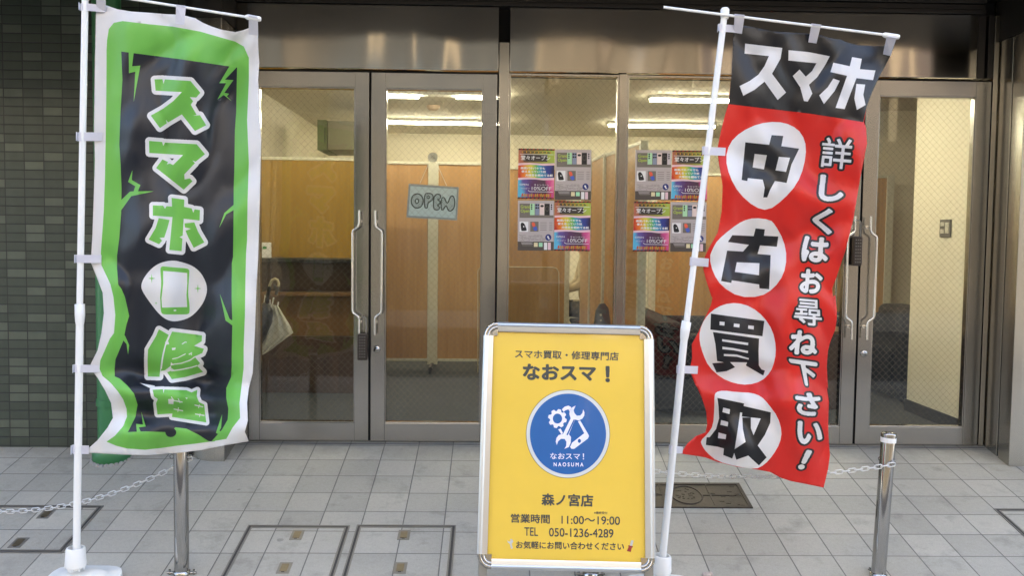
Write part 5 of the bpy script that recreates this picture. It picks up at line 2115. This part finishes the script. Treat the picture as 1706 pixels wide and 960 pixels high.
for l in ltrs:
    for o_, r in zip(l, [1.25] * len(l)):
        oc = o_ + [o_[0]]
        hat.append(stroke(oc, 1.9))

    def inside(x, y, l=l):
        c = False
        for lp in l:
            for (x0, y0), (x1, y1) in zip(lp, lp[1:] + lp[:1]):
                if (y0 > y) != (y1 > y) and x < x0 + (y - y0) / (y1 - y0) * (x1 - x0):
                    c = not c
        return c
    xs = [x for lp in l for x, y in lp]
    ys = [y for lp in l for x, y in lp]
    k = min(xs) + min(ys)
    while k < max(xs) + max(ys):
        run = None
        x = min(xs)
        while x <= max(xs) + .5:
            y = k - x
            ok = inside(x, y)
            if ok and run is None: run = (x, y)
            if not ok and run is not None:
                if x - run[0] > 1: hat.append(stroke([run, (x, y)], .75))
                run = None
            x += .4
        k += 3.4
for h_ in hat:
    mb.flat([h_], on(2), 2)
mb.build('board', [mat('board_edge', (.36, .39, .39), .5), mat('board_face', (.66, .76, .76), .5, var=.06), MT['ink']], t)
for p0, p1 in (((717, 266), (699.5, 305.5)), ((725, 266), (744, 309))):
    mb = MB()
    mb.tube([at(*p0, OY), at(*p1, OY)], .0013, 6)
    mb.build('string', MT['white_plastic'], t)
mb = MB()
T = Matrix.Translation(cup) @ Matrix.Rotation(R(-90), 4, 'X')
mb.lathe([(.029, 0), (.025, .006), (.012, .010), (.009, .020), (.011, .024), (0, .026)], T, 22)
mb.build('suction_cup', mat('clear_vinyl', (.85, .80, .65), .15, coat=.5), t)

# ------------------------------------------------------------------ key boxes hanging on the handles
for (x0, y0, x1, y1, lab) in ((596, 556, 612, 600, 'dark key safe hanging from the lower end of a door handle, left pair of doors'), (1421, 394, 1434, 443, 'dark key safe hanging between the handles of the right-hand pair of doors')):
    a, b = at(x0, y0, -.06), at(x1, y1, -.06)
    t = thing('key_safe', ((a.x + b.x) / 2, -.06, a.z), lab, 'key safe', 'key safes on the doors')
    mb = MB()
    mb.box(a.x, b.x, -.078, -.045, b.z, a.z)
    mb.build('case', mat('brown_black_case', (.035, .024, .018), .35), t, .005)
    for r_ in range(8):
        for c_ in range(3):
            px_ = a.x + (b.x - a.x) * (.25 + .25 * c_)
            pz_ = a.z + (b.z - a.z) * (.12 + .108 * r_)
            s = MB()
            s.lathe([(.0036, 0), (.0036, .0018), (0, .0022)], Matrix.Translation((px_, -.0782, pz_)) @ Matrix.Rotation(R(90), 4, 'X'), 8)
            s.build('button', MT['strip'], t)
    mb = MB()
    xm_ = (a.x + b.x) / 2
    w_ = (b.x - a.x) * .36
    mb.tube([(xm_ - w_, -.06, a.z - .01), (xm_ - w_, -.06, a.z + .075)] + [(xm_ - w_ * math.cos(q), -.06, a.z + .075 + w_ * math.sin(q)) for q in [math.pi * i / 8 for i in range(1, 8)]] + [(xm_ + w_, -.06, a.z + .075), (xm_ + w_, -.06, a.z - .01)], .0035, 8)
    mb.build('shackle', MT['strip'], t)

# ------------------------------------------------------------------ posters taped on the glass
PW, PHT = .2085, .2885
PYY = .0135


def poly_bar(x0, y0, x1, y1):
    return [(x0, y0), (x1, y0), (x1, y1), (x0, y1)]


class Poster:
    def __init__(s):
        s.mb = MB()
        s.mats = []

    def m(s, material):
        if material not in s.mats:
            s.mats.append(material)
        return s.mats.index(material)

    def add(s, loops, material, lev):
        s.mb.flat(loops, lambda u, v: Vector((u * PW, .0016 - .00035 * lev, -v * PHT)), s.m(material))

    def text(s, txt, q, bold, material, lev):
        s.add(to_quad(text_loops(txt, (bold,), 64)[0], q), material, lev)


def pm(name, c, r=.45):
    return mat(name, tuple(min(.85, v * 1.15) for v in c), r, var=.05)


C_dark = pm('poster_dark', L((58, 52, 50)))
C_white = pm('poster_white', (.75, .74, .75))
C_gold = pm('poster_gold', L((190, 140, 40)))
C_red = pm('poster_stripe_red', L((130, 28, 30)))
C_blk = pm('poster_black', (.01, .01, .012))
C_band = pm('poster_pink_band', L((225, 190, 200)))
G_top = rainbow_mat('print_top_run', [(0, L((205, 110, 90))), (.35, L((120, 95, 60))), (.65, L((150, 140, 60))), (1, L((165, 185, 80)))])
G_mid = rainbow_mat('print_rainbow_run', [(0, L((190, 40, 40))), (.18, L((225, 120, 40))), (.38, L((215, 205, 70))), (.52, L((90, 175, 90))), (.66, L((60, 160, 190))), (.82, L((45, 60, 140))), (1, L((40, 30, 70)))])
G_low = rainbow_mat('print_purple_run', [(0, L((90, 180, 215))), (.16, L((95, 80, 150))), (.35, L((85, 45, 90))), (.7, L((75, 50, 65))), (.86, L((205, 80, 140))), (1, L((235, 140, 170)))])

pa_ = Poster()
pa_.mb.box(0, PW, .002, .0045, -PHT, 0, pa_.m(C_white))
pa_.add([poly_bar(0, 0, 1, .30)], G_top, 0)
pa_.add([poly_bar(0, .32, 1, .59)], G_mid, 0)
pa_.add([poly_bar(0, .61, 1, 1)], G_low, 0)
pa_.add([poly_bar(.14, .12, .80, .255)], C_dark, 1)
for yb in (0, .97):
    pa_.add([poly_bar(0, yb, 1, yb + .03)], C_red, 1)
    for i in range(9):
        pa_.add([[(.02 + i * .11, yb), (.07 + i * .11, yb), (.04 + i * .11, yb + .03), (-.01 + i * .11, yb + .03)]], C_blk, 2)
pa_.add([poly_bar(.04, .108, .97, .115)], C_white, 2)
rp = random.Random(3)
for i in range(22):
    x = .1 + i * .037
    pa_.add([poly_bar(x, .05 + rp.uniform(0, .015), x + .025, .095 - rp.uniform(0, .015))], C_blk if i % 3 else C_gold, 1)
pa_.text('堂々オープン', rectq(.07, .135, .88, .225), .02, C_white, 2)
for y0 in (.285, .575):
    pa_.add([[(0, y0 + .01), (.3, y0 - .005), (.65, y0 + .008), (1, y0 - .006), (1, y0 + .038), (.7, y0 + .05), (.4, y0 + .03), (0, y0 + .052)]], C_band, 2)
pa_.text('画面バキバキでも', rectq(.07, .365, .74, .412), .045, C_white, 2)
pa_.text('使えるっていう奴', rectq(.09, .432, .77, .48), .045, C_white, 2)
pa_.text('大体目を細めてる説', rectq(.2, .502, .96, .552), .045, C_white, 2)
pa_.text('OPEN', rectq(.05, .70, .29, .735), .01, C_white, 2)
pa_.text('ハッピー', rectq(.08, .775, .33, .81), .01, C_white, 2)
pa_.text('キャンペーン', rectq(.45, .70, .86, .74), .008, C_white, 2)
pa_.text('10%OFF', rectq(.385, .755, .93, .825), .008, C_white, 2)
pa_.add([[(.29, .825), (.33, .85), (.97, .85), (.97, .858), (.33, .86), (.28, .835)]], C_white, 2)
for i in range(16):
    x = .1 + i * .052
    pa_.add([smooth_loop([(x, .93 + rp.uniform(-.01, .02)), (x + .025, .875 + rp.uniform(0, .02)), (x + .05, .90), (x + .04, .955), (x + .015, .965)], 1)], C_gold if i % 3 else pm('poster_orange', L((190, 80, 30))), 2)

pb_ = Poster()
pb_.mb.box(0, PW, .002, .0045, -PHT, 0, pb_.m(C_white))
C_grey = pm('poster_pale_grey', L((178, 170, 170)))
C_mid = pm('poster_mid_grey', L((112, 106, 98)))
C_line = pm('poster_text_grey', L((120, 112, 108)))
C_lime = pm('poster_lime', L((170, 190, 80)))
pb_.add([poly_bar(0, 0, 1, 1)], C_grey, 0)
pb_.add([poly_bar(.045, .06, .99, .345)], C_mid, 1)
pb_.text('Grand', rectq(.075, .09, .34, .155), .03, C_lime, 3)
pb_.text('Open', rectq(.075, .175, .32, .255), .03, C_lime, 3)
for y in (.275, .30):
    pb_.add([poly_bar(.09, y, .25, y + .012)], C_line, 2)
for x, w, c, dots in ((.335, .13, L((170, 215, 175)), 1), (.48, .11, L((130, 140, 165)), 2), (.60, .13, L((222, 205, 200)), 3), (.745, .13, L((22, 22, 24)), 4), (.885, .1, L((190, 185, 192)), 1)):
    pb_.add([poly_bar(x, .06, x + w, .29)], pm('phone_back', c), 2)
    if dots == 1:
        for y in (.085, .125, .165):
            pb_.add([ell(x + .045, y, .022, .016, 12)], C_blk, 3)
    elif dots == 2:
        for y in (.09, .145):
            pb_.add([ell(x + .03, y, .026, .02, 12)], C_blk, 3)
            pb_.add([ell(x + .085, y, .022, .018, 12)], C_blk, 3)
    elif dots == 3:
        pb_.add([smooth_loop(poly_bar(x + .02, .085, x + .115, .13), 2)], C_blk, 3)
    else:
        pb_.add([ell(x + .065, .16, .05, .05, 20), ell(x + .065, .16, .044, .045, 20)], C_mid, 3)
pb_.add([poly_bar(.045, .42, .29, .625)], C_white, 1)
pb_.add([smooth_loop([(.07, .445), (.17, .44), (.25, .58), (.24, .605), (.11, .61), (.095, .59)], 1)], C_blk, 2)
pb_.add([ell(.165, .52, .016, .014, 10)], C_white, 3)
pb_.add([poly_bar(.345, .42, .575, .62)], C_mid, 1)
pb_.add([smooth_loop([(.37, .44), (.46, .43), (.50, .52), (.42, .54)], 1)], pm('phone_orange', L((220, 95, 70))), 2)
pb_.add([smooth_loop([(.41, .535), (.505, .505), (.55, .57), (.53, .60), (.46, .61)], 1)], pm('phone_blue', L((70, 95, 185))), 2)
for y in (.435, .475, .512, .55, .585):
    pb_.add([poly_bar(.62, y, .80, y + .010)], C_line, 1)
    pb_.add([poly_bar(.87, y, .96, y + .010)], C_line, 1)
for i in range(8):
    y = .69 + .016 * i
    x = .03 + .04 * (i % 3)
    while x < .68:
        w = rp.uniform(.03, .12)
        if rp.random() < .7:
            pb_.add([poly_bar(x, y, x + w, y + .006)], C_line, 1)
        x += w + .015
pb_.add([ell(.85, .735, .085, .064, 28)], pm('logo_blue', L((25, 40, 110))), 1)
pb_.add([[(.81, .72), (.84, .70), (.87, .72), (.86, .74), (.90, .76), (.86, .775), (.83, .745)]], C_white, 2)
pb_.add([poly_bar(0, .82, 1, 1)], pm('poster_footer', L((75, 68, 64))), 1)
for i in range(5):
    pb_.add([poly_bar(.09 + .01 * i, .835 + .017 * i, .42 - .03 * (i % 2), .843 + .017 * i)], C_grey if i < 3 else C_mid, 2)
pb_.add([poly_bar(.45, .842, .555, .925)], pm('thumb_cream', L((215, 205, 165))), 2)
pb_.add([poly_bar(.585, .842, .69, .925)], pm('thumb_mint', L((160, 215, 180))), 2)
pb_.add([poly_bar(.73, .84, .82, .985)], C_white, 2)
pb_.add([poly_bar(.84, .84, .92, .985)], pm('thumb_pink', L((220, 190, 200))), 2)
MA = pa_.mb.build('poster', pa_.mats)
MBo = pb_.mb.build('poster', pb_.mats)
first = {'A': MA, 'B': MBo}
used = set()
for kind, px, py, lab in (('A', 864, 247, 'colourful rainbow poster, upper left of the four in the left window'), ('B', 925, 249, 'grey phone poster, upper right of the four in the left window'),
                          ('B', 863, 334, 'grey phone poster, lower left of the four in the left window'), ('A', 924.5, 334.5, 'colourful rainbow poster, lower right of the four in the left window'),
                          ('B', 1059, 249.5, 'grey phone poster, upper left of the four in the right window'), ('A', 1120.3, 250, 'colourful rainbow poster, upper right of the four, partly behind the slanting pole'),
                          ('A', 1056.5, 335.7, 'colourful rainbow poster, lower left of the four in the right window'), ('B', 1117.7, 336.5, 'grey phone poster, lower right of the four, crossed by the slanting pole')):
    o = first[kind]
    if kind in used:
        o = o.copy()
        COL.objects.link(o)
    used.add(kind)
    o.location = at(px, py, PYY)
    o.rotation_euler = (0, R({0: .4, 1: -.3}[int(px) % 2]), 0)
    tag(o, lab, 'poster', 'shop posters taped to the windows')

# scrap at the front edge
c = gp(1178, 960)
mb = MB()
rs = random.Random(2)
for i in range(14):
    mb.lathe([(0, .010), (.007, .007), (.010, .0), (.006, -.006)], Matrix.Translation(G(c.x + rs.uniform(-.016, .016), c.y + rs.uniform(-.012, .006), .006)) @ Matrix.Rotation(rs.random() * 3, 4, 'X'), 8, 0, True)
tag(mb.build('pebble_clump', mat('pinkish_stone', (.50, .42, .38), .8, var=.3, vs=150)), 'small pale pinkish lump on the paving at the bottom edge', 'stone')
